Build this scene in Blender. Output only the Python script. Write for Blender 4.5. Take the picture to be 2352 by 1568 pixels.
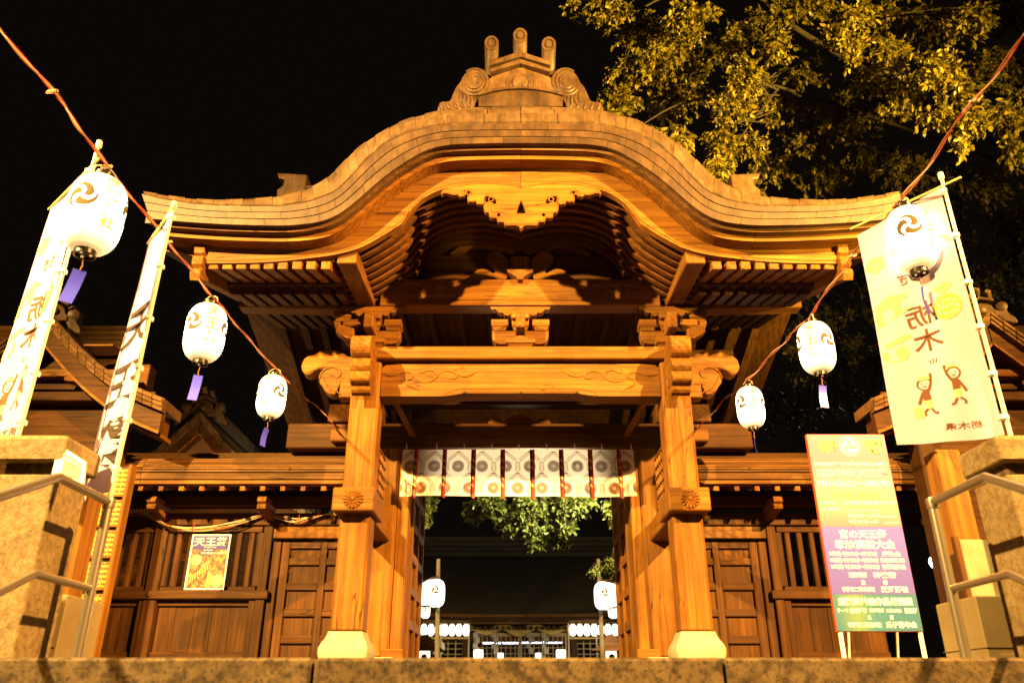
import bpy, bmesh, math, random
import numpy as np
from mathutils import Vector, Matrix

random.seed(7); RNG = np.random.default_rng(7)
PI = math.pi; R = math.radians
for o in list(bpy.data.objects): bpy.data.objects.remove(o)
SC = bpy.context.scene; COL = SC.collection

# ---------------------------------------------------------------- camera
PITCH = R(24.4); CAMP = (-0.095, 0.0, -0.20)
cam = bpy.data.cameras.new('camera'); cam.lens = 28.0; cam.sensor_width = 36.0
cam.clip_start = 0.05; cam.clip_end = 400
cam.dof.use_dof = True; cam.dof.focus_distance = 8.6; cam.dof.aperture_fstop = 2.4
co = bpy.data.objects.new('camera', cam); COL.objects.link(co)
co.location = CAMP; co.rotation_euler = (PI/2 + PITCH, 0, 0); SC.camera = co

# ---------------------------------------------------------------- night sky
W = bpy.data.worlds.new('World'); SC.world = W; W.use_nodes = True
bg = W.node_tree.nodes['Background']
bg.inputs[0].default_value = (1.0, 0.62, 0.36, 1); bg.inputs[1].default_value = 0.0034

# ---------------------------------------------------------------- floodlights that light the gate at night, and an added tree fill
def spot(name, loc, aim, watts, color, angle, radius=0.12, blend=0.5):
    l = bpy.data.lights.new(name, 'SPOT'); l.energy = watts; l.color = color
    l.spot_size = R(angle); l.spot_blend = blend; l.shadow_soft_size = radius
    o = bpy.data.objects.new(name, l); COL.objects.link(o); o.location = loc
    o.rotation_euler = (Vector(aim) - Vector(loc)).to_track_quat('-Z', 'Y').to_euler()
    return o
spot('floodlight_beam', (-7.2, -0.6, 6.7), (0.2, 8.6, 1.3), 36000, (1.0, 0.60, 0.165), 74, blend=1.0)
spot('floodlight_beam', (7.2, -0.6, 6.7), (-0.2, 8.6, 1.3), 36000, (1.0, 0.515, 0.115), 74, blend=1.0)
spot('tree_fill_beam', (9.2, 1.0, 3.0), (2.3, 10.4, 8.7), 58000, (1.0, 0.64, 0.10), 52, blend=1.0)  # unseen lamp added to brighten the leaves

SC.view_settings.view_transform = 'Standard'; SC.view_settings.look = 'None'
SC.view_settings.exposure = 0.0; SC.view_settings.gamma = 1.0; SC.view_settings.use_curve_mapping = False
SC.render.engine = 'CYCLES'
cy = SC.cycles
cy.use_denoising = True; cy.max_bounces = 6; cy.diffuse_bounces = 2; cy.glossy_bounces = 2
cy.transmission_bounces = 3; cy.transparent_max_bounces = 6; cy.sample_clamp_indirect = 6.0
cy.caustics_reflective = False; cy.caustics_refractive = False; cy.use_light_tree = True

# ---------------------------------------------------------------- measuring helper: photo sight line -> point at depth Y
_c, _s = math.cos(PITCH), math.sin(PITCH)
def at(dx, dy, Y):
    x = (dx-1176)/1829; u = (784-dy)/1829; t = Y/(_c-u*_s)
    return Vector((CAMP[0]+x*t, Y, CAMP[2]+t*(_s+u*_c)))

# ---------------------------------------------------------------- materials
def new_mat(name):
    m = bpy.data.materials.new(name); m.use_nodes = True
    nt = m.node_tree; b = nt.nodes['Principled BSDF']
    return m, nt, b
def N(nt, t, **kw):
    n = nt.nodes.new(t)
    for k, v in kw.items(): setattr(n, k, v)
    return n
def ramp(nt, stops):
    r = N(nt, 'ShaderNodeValToRGB')
    e = r.color_ramp.elements
    while len(e) < len(stops): e.new(0.5)
    for i, (p, c) in enumerate(stops):
        e[i].position = p; e[i].color = (*c, 1) if len(c) == 3 else c
    return r
def mixc(nt, mode, fac, a, b):
    m = N(nt, 'ShaderNodeMix', data_type='RGBA', blend_type=mode)
    for sock, v in ((m.inputs['Factor'], fac), (m.inputs['A'], a), (m.inputs['B'], b)):
        if hasattr(v, 'is_linked') or hasattr(v, 'links'): nt.links.new(v, sock)
        elif isinstance(v, (int, float)): sock.default_value = v
        else: sock.default_value = (*v, 1)
    return m.outputs['Result']
def coords(nt, scale, jitter=True):
    tc = N(nt, 'ShaderNodeTexCoord'); mp = N(nt, 'ShaderNodeMapping')
    mp.inputs['Scale'].default_value = scale
    if jitter:
        oi = N(nt, 'ShaderNodeObjectInfo'); mu = N(nt, 'ShaderNodeMath', operation='MULTIPLY'); mu.inputs[1].default_value = 37.0
        nt.links.new(oi.outputs['Random'], mu.inputs[0])
        ad = N(nt, 'ShaderNodeVectorMath', operation='ADD')
        nt.links.new(tc.outputs['Object'], ad.inputs[0]); nt.links.new(mu.outputs[0], ad.inputs[1])
        nt.links.new(ad.outputs[0], mp.inputs['Vector'])
    else:
        nt.links.new(tc.outputs['Object'], mp.inputs['Vector'])
    return mp.outputs[0]
def noise(nt, vec, scale, detail=4, rough=0.6, dist=0.0):
    n = N(nt, 'ShaderNodeTexNoise'); n.inputs['Scale'].default_value = scale
    n.inputs['Detail'].default_value = detail; n.inputs['Roughness'].default_value = rough
    n.inputs['Distortion'].default_value = dist
    nt.links.new(vec, n.inputs['Vector']); return n.outputs['Fac']
def bump(nt, b, h, strength, dist=0.01):
    bp = N(nt, 'ShaderNodeBump'); bp.inputs['Strength'].default_value = strength; bp.inputs['Distance'].default_value = dist
    nt.links.new(h, bp.inputs['Height']); nt.links.new(bp.outputs[0], b.inputs['Normal'])

def wood(name, axis, dark, mid, light, rough=0.66, wear=0.45, spec=0.16):
    m, nt, b = new_mat(name)
    g = [26, 26, 26]; g['xyz'.index(axis)] = 0.9
    v = coords(nt, g); v2 = coords(nt, [q*0.16 if q > 1 else 0.35 for q in g]); v3 = coords(nt, (1, 1, 1))
    n1 = noise(nt, v, 1.0, 5, 0.65, 0.4)
    wv = N(nt, 'ShaderNodeTexWave', wave_type='RINGS', rings_direction={'x': 'X', 'y': 'Y', 'z': 'Z'}[axis])
    wv.inputs['Scale'].default_value = 1.15; wv.inputs['Distortion'].default_value = 7.0
    wv.inputs['Detail'].default_value = 2.5; wv.inputs['Detail Scale'].default_value = 1.1
    nt.links.new(v2, wv.inputs['Vector'])
    c1 = ramp(nt, [(0.25, dark), (0.5, mid), (0.78, light)]); nt.links.new(n1, c1.inputs[0])
    c2 = ramp(nt, [(0.0, (0.62, 0.58, 0.55)), (0.35, (0.95, 0.95, 0.95)), (1.0, (1.1, 1.08, 1.05))]); nt.links.new(wv.outputs['Fac'], c2.inputs[0])
    c = mixc(nt, 'MULTIPLY', 0.5, c1.outputs[0], c2.outputs[0])
    n3 = noise(nt, v3, 1.7, 4, 0.6)
    c3 = ramp(nt, [(0.3, (1-wear, 1-wear, 1-wear*0.95)), (0.62, (1.1, 1.1, 1.1))]); nt.links.new(n3, c3.inputs[0])
    c = mixc(nt, 'MULTIPLY', 0.85, c, c3.outputs[0])
    oi = N(nt, 'ShaderNodeObjectInfo')
    c4 = ramp(nt, [(0, (0.74, 0.72, 0.70)), (1, (1.16, 1.14, 1.1))]); nt.links.new(oi.outputs['Random'], c4.inputs[0])
    c = mixc(nt, 'MULTIPLY', 0.9, c, c4.outputs[0])
    nw = noise(nt, v3, 0.9, 5, 0.7)
    rw = ramp(nt, [(0.50, (0, 0, 0)), (0.72, (0.42, 0.42, 0.42))]); nt.links.new(nw, rw.inputs[0])
    gm = tuple(0.55*q+0.25*sum(mid)/3 for q in mid)
    c = mixc(nt, 'MIX', rw.outputs[0], c, gm)
    gc = [7.5, 7.5, 7.5]; gc['xyz'.index(axis)] = 0.42
    ncr = noise(nt, coords(nt, gc), 1.0, 3, 0.45)
    rc = ramp(nt, [(0.489, (1, 1, 1)), (0.497, (0.22, 0.17, 0.13)), (0.503, (0.22, 0.17, 0.13)), (0.511, (1, 1, 1))]); nt.links.new(ncr, rc.inputs[0])
    nm = noise(nt, v3, 1.3, 2, 0.5)
    rm = ramp(nt, [(0.47, (0, 0, 0)), (0.60, (0.85, 0.85, 0.85))]); nt.links.new(nm, rm.inputs[0])
    c = mixc(nt, 'MULTIPLY', rm.outputs[0], c, rc.outputs[0])
    nt.links.new(c, b.inputs['Base Color'])
    b.inputs['Roughness'].default_value = rough; b.inputs['Specular IOR Level'].default_value = spec
    hv = mixc(nt, 'MIX', 0.45, n1, wv.outputs['Fac'])
    bump(nt, b, hv, 0.35, 0.006)
    return m
def mottled(name, cols, scale=3.0, rough=0.7, bstr=0.2, bscale=40, spec=0.3, metal=0.0, rand=0.25):
    m, nt, b = new_mat(name)
    v = coords(nt, (1, 1, 1)); n = noise(nt, v, scale, 6, 0.65)
    r = ramp(nt, [(0.25+0.5*i/(len(cols)-1), c) for i, c in enumerate(cols)]); nt.links.new(n, r.inputs[0])
    oi = N(nt, 'ShaderNodeObjectInfo')
    c4 = ramp(nt, [(0, (1-rand,)*3), (1, (1+rand,)*3)]); nt.links.new(oi.outputs['Random'], c4.inputs[0])
    c = mixc(nt, 'MULTIPLY', 1.0, r.outputs[0], c4.outputs[0])
    nt.links.new(c, b.inputs['Base Color'])
    b.inputs['Roughness'].default_value = rough; b.inputs['Metallic'].default_value = metal
    b.inputs['Specular IOR Level'].default_value = spec
    if bstr: bump(nt, b, noise(nt, v, bscale, 4, 0.6), bstr, 0.005)
    return m
def streak(m):
    nt = m.node_tree; b = nt.nodes['Principled BSDF']; src = b.inputs['Base Color'].links[0].from_socket
    n = noise(nt, coords(nt, (11, 4, 1.1)), 1.0, 5, 0.7); n2 = noise(nt, coords(nt, (1, 1, 1)), 2.2, 5, 0.7)
    r = ramp(nt, [(.34, (.50, .44, .38)), (.50, (1, 1, 1)), (.66, (1.45, 1.4, 1.3))]); nt.links.new(n, r.inputs[0])
    r2 = ramp(nt, [(.36, (.55, .52, .5)), (.6, (1.1, 1.1, 1.1))]); nt.links.new(n2, r2.inputs[0])
    c = mixc(nt, 'MULTIPLY', .8, mixc(nt, 'MULTIPLY', .75, src, r.outputs[0]), r2.outputs[0]); nt.links.new(c, b.inputs['Base Color'])
def granite(name, base, speck, stain, scale=1.0):
    m, nt, b = new_mat(name)
    v = coords(nt, (1, 1, 1))
    n1 = noise(nt, v, 95*scale, 3, 0.7); n2 = noise(nt, v, 30*scale, 5, 0.65); n3 = noise(nt, v, 4.0, 5, 0.6)
    r1 = ramp(nt, [(0.36, speck), (0.47, base), (0.7, tuple(min(1, q*1.2) for q in base))]); nt.links.new(n1, r1.inputs[0])
    r2 = ramp(nt, [(0.38, stain), (0.56, (1, 1, 1))]); nt.links.new(n2, r2.inputs[0])
    r3 = ramp(nt, [(0.3, (0.62, 0.58, 0.5)), (0.6, (1.05, 1.05, 1.05))]); nt.links.new(n3, r3.inputs[0])
    c = mixc(nt, 'MULTIPLY', 0.85, r1.outputs[0], r2.outputs[0]); c = mixc(nt, 'MULTIPLY', 0.9, c, r3.outputs[0])
    nt.links.new(c, b.inputs['Base Color']); b.inputs['Roughness'].default_value = 0.8
    bump(nt, b, n2, 0.5, 0.004); return m
def flat(name, col, rough=0.6, emit=0.0, ecol=None, metal=0.0, spec=0.3, trans=0.0):
    m, nt, b = new_mat(name)
    b.inputs['Base Color'].default_value = (*col, 1); b.inputs['Roughness'].default_value = rough
    b.inputs['Metallic'].default_value = metal; b.inputs['Specular IOR Level'].default_value = spec
    if emit:
        b.inputs['Emission Color'].default_value = (*(ecol or col), 1); b.inputs['Emission Strength'].default_value = emit
    if trans:
        t = N(nt, 'ShaderNodeBsdfTranslucent'); t.inputs[0].default_value = (*col, 1)
        mx = N(nt, 'ShaderNodeMixShader'); mx.inputs[0].default_value = trans
        nt.links.new(b.outputs[0], mx.inputs[1]); nt.links.new(t.outputs[0], mx.inputs[2])
        nt.links.new(mx.outputs[0], nt.nodes['Material Output'].inputs[0])
    return m
def leafmat(name, dark, light, tint, trans=0.3):
    m, nt, b = new_mat(name)
    g = N(nt, 'ShaderNodeNewGeometry')
    r = ramp(nt, [(0.0, dark), (0.55, light), (0.93, light), (1.0, tint)]); nt.links.new(g.outputs['Random Per Island'], r.inputs[0])
    nt.links.new(r.outputs[0], b.inputs['Base Color']); b.inputs['Roughness'].default_value = 0.42
    b.inputs['Specular IOR Level'].default_value = 0.4
    t = N(nt, 'ShaderNodeBsdfTranslucent'); nt.links.new(r.outputs[0], t.inputs[0])
    mx = N(nt, 'ShaderNodeMixShader'); mx.inputs[0].default_value = trans
    nt.links.new(b.outputs[0], mx.inputs[1]); nt.links.new(t.outputs[0], mx.inputs[2])
    nt.links.new(mx.outputs[0], nt.nodes['Material Output'].inputs[0])
    return m

GW = ((0.098, 0.035, 0.0040), (0.200, 0.080, 0.0085), (0.285, 0.134, 0.021))
WX = wood('gate wood along x', 'x', *GW); WY = wood('gate wood along y', 'y', *GW); WZ = wood('gate wood upright', 'z', *GW)
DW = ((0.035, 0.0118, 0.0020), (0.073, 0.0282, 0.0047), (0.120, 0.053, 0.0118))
MW = ((0.060, 0.020, 0.0030), (0.115, 0.043, 0.0055), (0.165, 0.072, 0.012))  # darker gate wood with the shade of the vault in its colour
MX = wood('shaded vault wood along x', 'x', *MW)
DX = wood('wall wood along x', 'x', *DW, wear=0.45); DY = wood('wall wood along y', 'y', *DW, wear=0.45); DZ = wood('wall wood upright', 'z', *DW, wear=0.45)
RX = wood('weathered bark layers', 'x', (0.070, 0.030, 0.0085), (0.130, 0.063, 0.020), (0.20, 0.112, 0.045), rough=0.75, wear=0.5)
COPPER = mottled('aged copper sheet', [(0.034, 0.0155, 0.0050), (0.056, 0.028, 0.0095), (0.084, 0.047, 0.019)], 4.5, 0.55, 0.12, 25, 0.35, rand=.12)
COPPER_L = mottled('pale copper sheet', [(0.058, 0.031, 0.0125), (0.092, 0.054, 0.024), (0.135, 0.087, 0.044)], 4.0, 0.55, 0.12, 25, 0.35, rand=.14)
CERAM = mottled('ornament copper', [(0.045, 0.021, 0.008), (0.078, 0.040, 0.016), (0.118, 0.067, 0.030)], 5.0, 0.5, 0.2, 18, 0.4)
for q_ in (COPPER, COPPER_L, CERAM): streak(q_)
STONE = mottled('cream base stone', [(0.26, 0.225, 0.155), (0.36, 0.32, 0.235), (0.42, 0.38, 0.29)], 6, 0.7, 0.15, 60)
GRAN = granite('granite', (0.235, 0.170, 0.085), (0.12, 0.078, 0.036), (0.62, 0.52, 0.38))
GRAN_D = granite('stained step granite', (0.130, 0.088, 0.042), (0.038, 0.024, 0.012), (0.17, 0.12, 0.065), 0.62)
PAVE = granite('paving stone', (0.06, 0.048, 0.033), (0.03, 0.022, 0.014), (0.6, 0.55, 0.48), 0.5)
ASPH = mottled('asphalt', [(.022, .021, .020), (.04, .038, .035)], 6, .9, .3, 60)
STEEL = flat('stainless pipe', (0.42, 0.37, 0.30), 0.3, metal=0.85)
BLACK = flat('black lacquer', (0.012, 0.010, 0.008), 0.3)
PAPER_S = flat('lit court lantern paper', (0.8, 0.78, 0.7), 0.9, emit=2.6, ecol=(1.0, 0.88, 0.66))
def lantern_paper():
    m, nt, b = new_mat('lit lantern paper'); tc = N(nt, 'ShaderNodeTexCoord'); sp = N(nt, 'ShaderNodeSeparateXYZ'); nt.links.new(tc.outputs['Object'], sp.inputs[0])
    mr = N(nt, 'ShaderNodeMapRange'); mr.inputs['From Min'].default_value = -.55; mr.inputs['From Max'].default_value = -.07; nt.links.new(sp.outputs['Z'], mr.inputs['Value'])
    r1 = ramp(nt, [(0.0, (.055,)*3), (.16, (.22,)*3), (.42, (1,)*3), (.66, (.9,)*3), (.88, (.20,)*3), (1.0, (.045,)*3)]); nt.links.new(mr.outputs[0], r1.inputs[0])
    r2 = ramp(nt, [(0.0, (1, .62, .22)), (.14, (1, .78, .42)), (.35, (1, .88, .62)), (.7, (1, .88, .62)), (.9, (1, .76, .40)), (1.0, (1, .6, .2))]); nt.links.new(mr.outputs[0], r2.inputs[0])
    wv = N(nt, 'ShaderNodeMath', operation='MULTIPLY'); wv.inputs[1].default_value = 2*PI*22/.465; nt.links.new(sp.outputs['Z'], wv.inputs[0])
    sn = N(nt, 'ShaderNodeMath', operation='SINE'); nt.links.new(wv.outputs[0], sn.inputs[0])
    rb = N(nt, 'ShaderNodeMath', operation='MULTIPLY_ADD'); rb.inputs[1].default_value = 1.8; rb.inputs[2].default_value = 10.0; nt.links.new(sn.outputs[0], rb.inputs[0])
    ml = N(nt, 'ShaderNodeMath', operation='MULTIPLY'); nt.links.new(rb.outputs[0], ml.inputs[0]); nt.links.new(r1.outputs[0], ml.inputs[1])
    b.inputs['Base Color'].default_value = (.8, .76, .66, 1); b.inputs['Roughness'].default_value = .9
    nt.links.new(r2.outputs[0], b.inputs['Emission Color']); nt.links.new(ml.outputs[0], b.inputs['Emission Strength']); return m
PAPER = lantern_paper()
INK = flat('backlit ink', (0.06, 0.04, 0.01), 0.8, emit=1.0, ecol=(0.135, 0.075, 0.006))
GOLD = flat('backlit gold letters', (0.5, 0.4, 0.1), 0.8, emit=1.0, ecol=(0.60, 0.30, 0.022))
TAG = flat('blue paper tag', (0.045, 0.050, 0.72), 0.35, spec=0.6)
CLOTH = flat('white banner cloth', (0.70, 0.60, 0.84), 0.9, trans=0.35)
NOREN = flat('white curtain cloth', (0.90, 0.88, 0.82), 0.9, trans=0.42)
BROWN_INK = flat('brown print', (0.15, 0.055, 0.022), 0.8)
DARK_INK = flat('black print', (0.03, 0.018, 0.012), 0.8)
WHITE = flat('white print', (0.80, 0.79, 0.76), 0.6)
CREAM = flat('cream print', (0.80, 0.74, 0.56), 0.6)
YEL = flat('yellow print', (0.78, 0.60, 0.10), 0.6)
PALEYEL = flat('pale yellow print', (0.80, 0.62, 0.22), 0.7)
RIB_RED = flat('red ribbon', (0.42, 0.035, 0.015), 0.5)
RIB_DARK = flat('dark ribbon', (0.05, 0.012, 0.01), 0.6)
WIRE = flat('orange brown wire', (0.30, 0.10, 0.045), 0.5)
WIRE_W = flat('pale wire', (0.55, 0.42, 0.28), 0.5)
BARK = mottled('tree bark', [(0.022, 0.015, 0.009), (0.05, 0.035, 0.02)], 9, 0.9, 0.6, 30)
LEAF = leafmat('evergreen leaf', (0.095, 0.082, 0.006), (0.215, 0.165, 0.013), (0.27, 0.14, 0.02))
LEAF_G = leafmat('courtyard leaf', (0.080, 0.10, 0.014), (0.15, 0.17, 0.028), (0.18, 0.16, 0.03))
LEAF_SHADE = leafmat('shade-coloured evergreen leaf', (0.035, 0.036, 0.008), (0.075, 0.064, 0.013), (0.11, 0.07, 0.012), 0.2)  # darker leaf colours stand in for shade behind the wall

# ---------------------------------------------------------------- mesh helpers
class MB:
    def __init__(self): self.v = []; self.f = []
    def add(self, vs, fs):
        k = len(self.v); self.v += [tuple(p) for p in vs]; self.f += [tuple(i+k for i in f) for f in fs]; return self
    def box(self, x0, x1, y0, y1, z0, z1, c=0.0, M=None):
        if x0 > x1: x0, x1 = x1, x0
        if y0 > y1: y0, y1 = y1, y0
        if z0 > z1: z0, z1 = z1, z0
        vs, fs = cbox(x0, x1, y0, y1, z0, z1, c)
        if M is not None: vs = [M @ Vector(p) for p in vs]
        return self.add(vs, fs)
    def prism(self, poly, axis, a0, a1, M=None):
        n = len(poly)
        def p3(p, a):
            return (a, p[0], p[1]) if axis == 'x' else ((p[0], a, p[1]) if axis == 'y' else (p[0], p[1], a))
        vs = [p3(p, a0) for p in poly] + [p3(p, a1) for p in poly]
        fs = [tuple(range(n)), tuple(range(2*n-1, n-1, -1))] + [(i, i+n, (i+1) % n+n, (i+1) % n) for i in range(n)]
        if M is not None: vs = [M @ Vector(p) for p in vs]
        return self.add(vs, fs)
    def tube(self, pts, r, n=8, cap=True):
        pts = [Vector(p) for p in pts]; rs = r if isinstance(r, (list, tuple)) else [r]*len(pts)
        vs = []; fs = []; up = None
        for i, p in enumerate(pts):
            d = (pts[min(i+1, len(pts)-1)] - pts[max(i-1, 0)])
            if d.length < 1e-9: d = Vector((0, 0, 1))
            d.normalize()
            if up is None:
                up = d.orthogonal().normalized()
            else:
                up = up - d*up.dot(d)
                up = up.normalized() if up.length > 1e-6 else d.orthogonal().normalized()
            s = d.cross(up)
            for k in range(n):
                a = 2*PI*k/n; vs.append(p + (up*math.cos(a)+s*math.sin(a))*rs[i])
        for i in range(len(pts)-1):
            for k in range(n):
                fs.append((i*n+k, i*n+(k+1) % n, (i+1)*n+(k+1) % n, (i+1)*n+k))
        if cap:
            fs.append(tuple(range(n-1, -1, -1))); fs.append(tuple((len(pts)-1)*n+k for k in range(n)))
        return self.add(vs, fs)
    def lathe(self, prof, n=24, M=None, cap=True):
        vs = []; fs = []
        for (r, z) in prof:
            for k in range(n):
                a = 2*PI*k/n; vs.append(Vector((r*math.cos(a), r*math.sin(a), z)))
        for i in range(len(prof)-1):
            for k in range(n):
                fs.append((i*n+k, i*n+(k+1) % n, (i+1)*n+(k+1) % n, (i+1)*n+k))
        if cap:
            fs.append(tuple(range(n-1, -1, -1))); fs.append(tuple((len(prof)-1)*n+k for k in range(n)))
        if M is not None: vs = [M @ p for p in vs]
        return self.add(vs, fs)
    def loft(self, rings, closed=True, cap=True):
        n = len(rings[0]); vs = [p for r in rings for p in r]; fs = []
        for i in range(len(rings)-1):
            for k in range(n if closed else n-1):
                fs.append((i*n+k, i*n+(k+1) % n, (i+1)*n+(k+1) % n, (i+1)*n+k))
        if cap and closed:
            fs.append(tuple(range(n-1, -1, -1))); fs.append(tuple((len(rings)-1)*n+k for k in range(n)))
        return self.add(vs, fs)
    def mesh(self, name, mat, smooth=False):
        me = bpy.data.meshes.new(name); me.from_pydata([tuple(p) for p in self.v], [], self.f)
        bm = bmesh.new(); bm.from_mesh(me); bmesh.ops.recalc_face_normals(bm, faces=bm.faces); bm.to_mesh(me); bm.free()
        if mat: me.materials.append(mat)
        if smooth:
            me.polygons.foreach_set('use_smooth', [True]*len(me.polygons))
            try: me.set_sharp_from_angle(angle=R(38))
            except Exception: pass
        me.update(); return me
def cbox(x0, x1, y0, y1, z0, z1, c=0.0):
    if c <= 0:
        vs = [(x, y, z) for x in (x0, x1) for y in (y0, y1) for z in (z0, z1)]
        return vs, [(0, 1, 3, 2), (4, 6, 7, 5), (0, 4, 5, 1), (2, 3, 7, 6), (0, 2, 6, 4), (1, 5, 7, 3)]
    c = min(c, (x1-x0)*.45, (y1-y0)*.45, (z1-z0)*.45)
    vs = []; idx = {}
    for ix, x in enumerate((x0, x1)):
        for iy, y in enumerate((y0, y1)):
            for iz, z in enumerate((z0, z1)):
                sx, sy, sz = (1-2*ix)*c, (1-2*iy)*c, (1-2*iz)*c
                for a, p in enumerate(((x, y+sy, z+sz), (x+sx, y, z+sz), (x+sx, y+sy, z))):
                    idx[ix, iy, iz, a] = len(vs); vs.append(p)
    fs = []
    for a in range(3):
        for s in (0, 1):
            q = []
            for (u, w) in ((0, 0), (0, 1), (1, 1), (1, 0)):
                k = [0, 0, 0]; k[a] = s; k[(a+1) % 3] = u; k[(a+2) % 3] = w; q.append(idx[k[0], k[1], k[2], a])
            fs.append(tuple(q))
    for a in range(3):
        b, d = (a+1) % 3, (a+2) % 3
        for s in (0, 1):
            for t in (0, 1):
                q = []
                for (e, ax) in ((0, b), (1, b), (1, d), (0, d)):
                    k = [0, 0, 0]; k[a] = e; k[b] = s; k[d] = t; q.append(idx[k[0], k[1], k[2], ax])
                fs.append(tuple(q))
    for ix in (0, 1):
        for iy in (0, 1):
            for iz in (0, 1): fs.append(tuple(idx[ix, iy, iz, a] for a in range(3)))
    return vs, fs

def link(name, data, parent=None, mat=None):
    o = bpy.data.objects.new(name, data); COL.objects.link(o)
    if parent is not None:
        o.parent = parent
    return o
def thing(name, label, cat, loc=(0, 0, 0), rz=0.0, group=None):
    o = bpy.data.objects.new(name, None); COL.objects.link(o); o.empty_display_size = 0.2
    o.location = loc; o.rotation_euler = (0, 0, rz); o['label'] = label; o['category'] = cat
    if group: o['group'] = group
    return o
def tag(o, label, cat, group=None):
    o['label'] = label; o['category'] = cat
    if group: o['group'] = group
    return o
def part(name, mb, mat, parent, world=False, smooth=False):
    """one mesh object; world=True: the mesh is in world coordinates and the parent chain has only translations"""
    me = mb if isinstance(mb, bpy.types.Mesh) else mb.mesh(name, mat, smooth)
    o = link(name, me, parent)
    if world and parent is not None:
        off = Vector((0, 0, 0)); p = parent
        while p is not None: off += p.location; p = p.parent
        o.location = -off
    return o
def struct(name, mb, mat, smooth=False):
    o = link(name, mb.mesh(name, mat, smooth)); o['kind'] = 'structure'; return o
def dup(root, loc, rz=None, label=None, group=None):
    r = root.copy(); COL.objects.link(r); r.location = loc
    if rz is not None: r.rotation_euler = (root.rotation_euler[0], root.rotation_euler[1], rz)
    if label: r['label'] = label
    if group: r['group'] = group
    for ch in list(root.children):
        c = ch.copy(); COL.objects.link(c); c.parent = r
        for g in list(ch.children):
            d = g.copy(); COL.objects.link(d); d.parent = c
    return r

_tmp = {}
def text_geo(body, bold=0.0, res=3):
    key = (body, bold)
    if key in _tmp: return _tmp[key]
    cu = bpy.data.curves.new('t', 'FONT'); cu.body = body; cu.size = 1.0; cu.align_x = 'CENTER'; cu.resolution_u = res
    cu.offset = bold; cu.space_line = 0.92
    o = bpy.data.objects.new('t', cu); COL.objects.link(o)
    dg = bpy.context.evaluated_depsgraph_get(); dg.update()
    me = bpy.data.meshes.new_from_object(o.evaluated_get(dg))
    v = np.array([tuple(p.co) for p in me.vertices]) if len(me.vertices) else np.zeros((0, 3))
    f = [tuple(p.vertices) for p in me.polygons]
    bpy.data.objects.remove(o); bpy.data.curves.remove(cu); bpy.data.meshes.remove(me)
    if len(v):
        v[:, 0] -= (v[:, 0].max()+v[:, 0].min())/2; v[:, 1] -= (v[:, 1].max()+v[:, 1].min())/2
    _tmp[key] = (v, f); return v, f
def text_fit(mb, body, cx, cy, w, h, f3, bold=0.0, mirror=False, wmode='fit'):
    """lay lettering in a w x h box centred at (cx, cy); f3 maps (u, v) to a 3-D point"""
    v, f = text_geo(body, bold)
    if not len(v): return
    ww, hh = np.ptp(v[:, 0]), np.ptp(v[:, 1])
    sx, sy = w/ww, h/hh
    if wmode == 'keep': sx = sy = min(sx, sy)
    mb.add([f3(cx + (-1 if mirror else 1)*p[0]*sx, cy + p[1]*sy) for p in v], f)

def plate_geo(loops, half, bevel=0.008, res=1):
    """2-D outline(s) (outer + holes) -> solid slab with a bevelled rim, lying in XY, thickness 2*half"""
    cu = bpy.data.curves.new('p', 'CURVE'); cu.dimensions = '2D'; cu.fill_mode = 'BOTH'
    for lp in loops:
        s = cu.splines.new('POLY'); s.points.add(len(lp)-1); s.use_cyclic_u = True
        for i, p in enumerate(lp): s.points[i].co = (p[0], p[1], 0, 1)
    cu.extrude = max(half-bevel, 0.0005); cu.bevel_depth = bevel; cu.bevel_resolution = res; cu.offset = -bevel
    o = bpy.data.objects.new('p', cu); COL.objects.link(o)
    dg = bpy.context.evaluated_depsgraph_get(); dg.update()
    me = bpy.data.meshes.new_from_object(o.evaluated_get(dg))
    v = [tuple(p.co) for p in me.vertices]; f = [tuple(p.vertices) for p in me.polygons]
    bpy.data.objects.remove(o); bpy.data.curves.remove(cu); bpy.data.meshes.remove(me)
    return v, f
def plate_xz(mb, loops, y0, y1, bevel=0.008, mirror=False):
    v, f = plate_geo(loops, abs(y1-y0)/2, bevel); ym = (y0+y1)/2; s = -1 if mirror else 1
    mb.add([(s*p[0], ym-p[2], p[1]) for p in v], f); return mb
def plate_yz(mb, loops, x0, x1, bevel=0.008):
    v, f = plate_geo(loops, abs(x1-x0)/2, bevel); xm = (x0+x1)/2
    mb.add([(xm+p[2], p[0], p[1]) for p in v], f); return mb
def clip_half(poly, ax, lim, sg):
    out = []
    for i in range(len(poly)):
        a, b = poly[i-1], poly[i]; da, db = sg*(a[ax]-lim), sg*(b[ax]-lim)
        if (da >= 0) != (db >= 0):
            t = da/(da-db); out.append((a[0]+(b[0]-a[0])*t, a[1]+(b[1]-a[1])*t))
        if db >= 0: out.append(b)
    return out
def tri2(poly):
    from mathutils.geometry import tessellate_polygon
    return [[poly[i] for i in t] for t in tessellate_polygon([[Vector((q[0], q[1], 0)) for q in poly]])]
def wrap(mb, polys, f3, step):
    """lay flat polygons on a curved surface: cut into narrow bands in u first"""
    for pl in polys:
        for t in tri2(pl):
            u0, u1 = min(q[0] for q in t), max(q[0] for q in t); k = math.floor(u0/step)
            while k*step < u1:
                c = clip_half(clip_half(t, 0, k*step, 1), 0, (k+1)*step, -1) if u1-u0 > step*.5 else t
                if len(c) >= 3: mb.add([f3(*q) for q in c], [tuple(range(len(c)))])
                if u1-u0 <= step*.5: break
                k += 1
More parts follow.
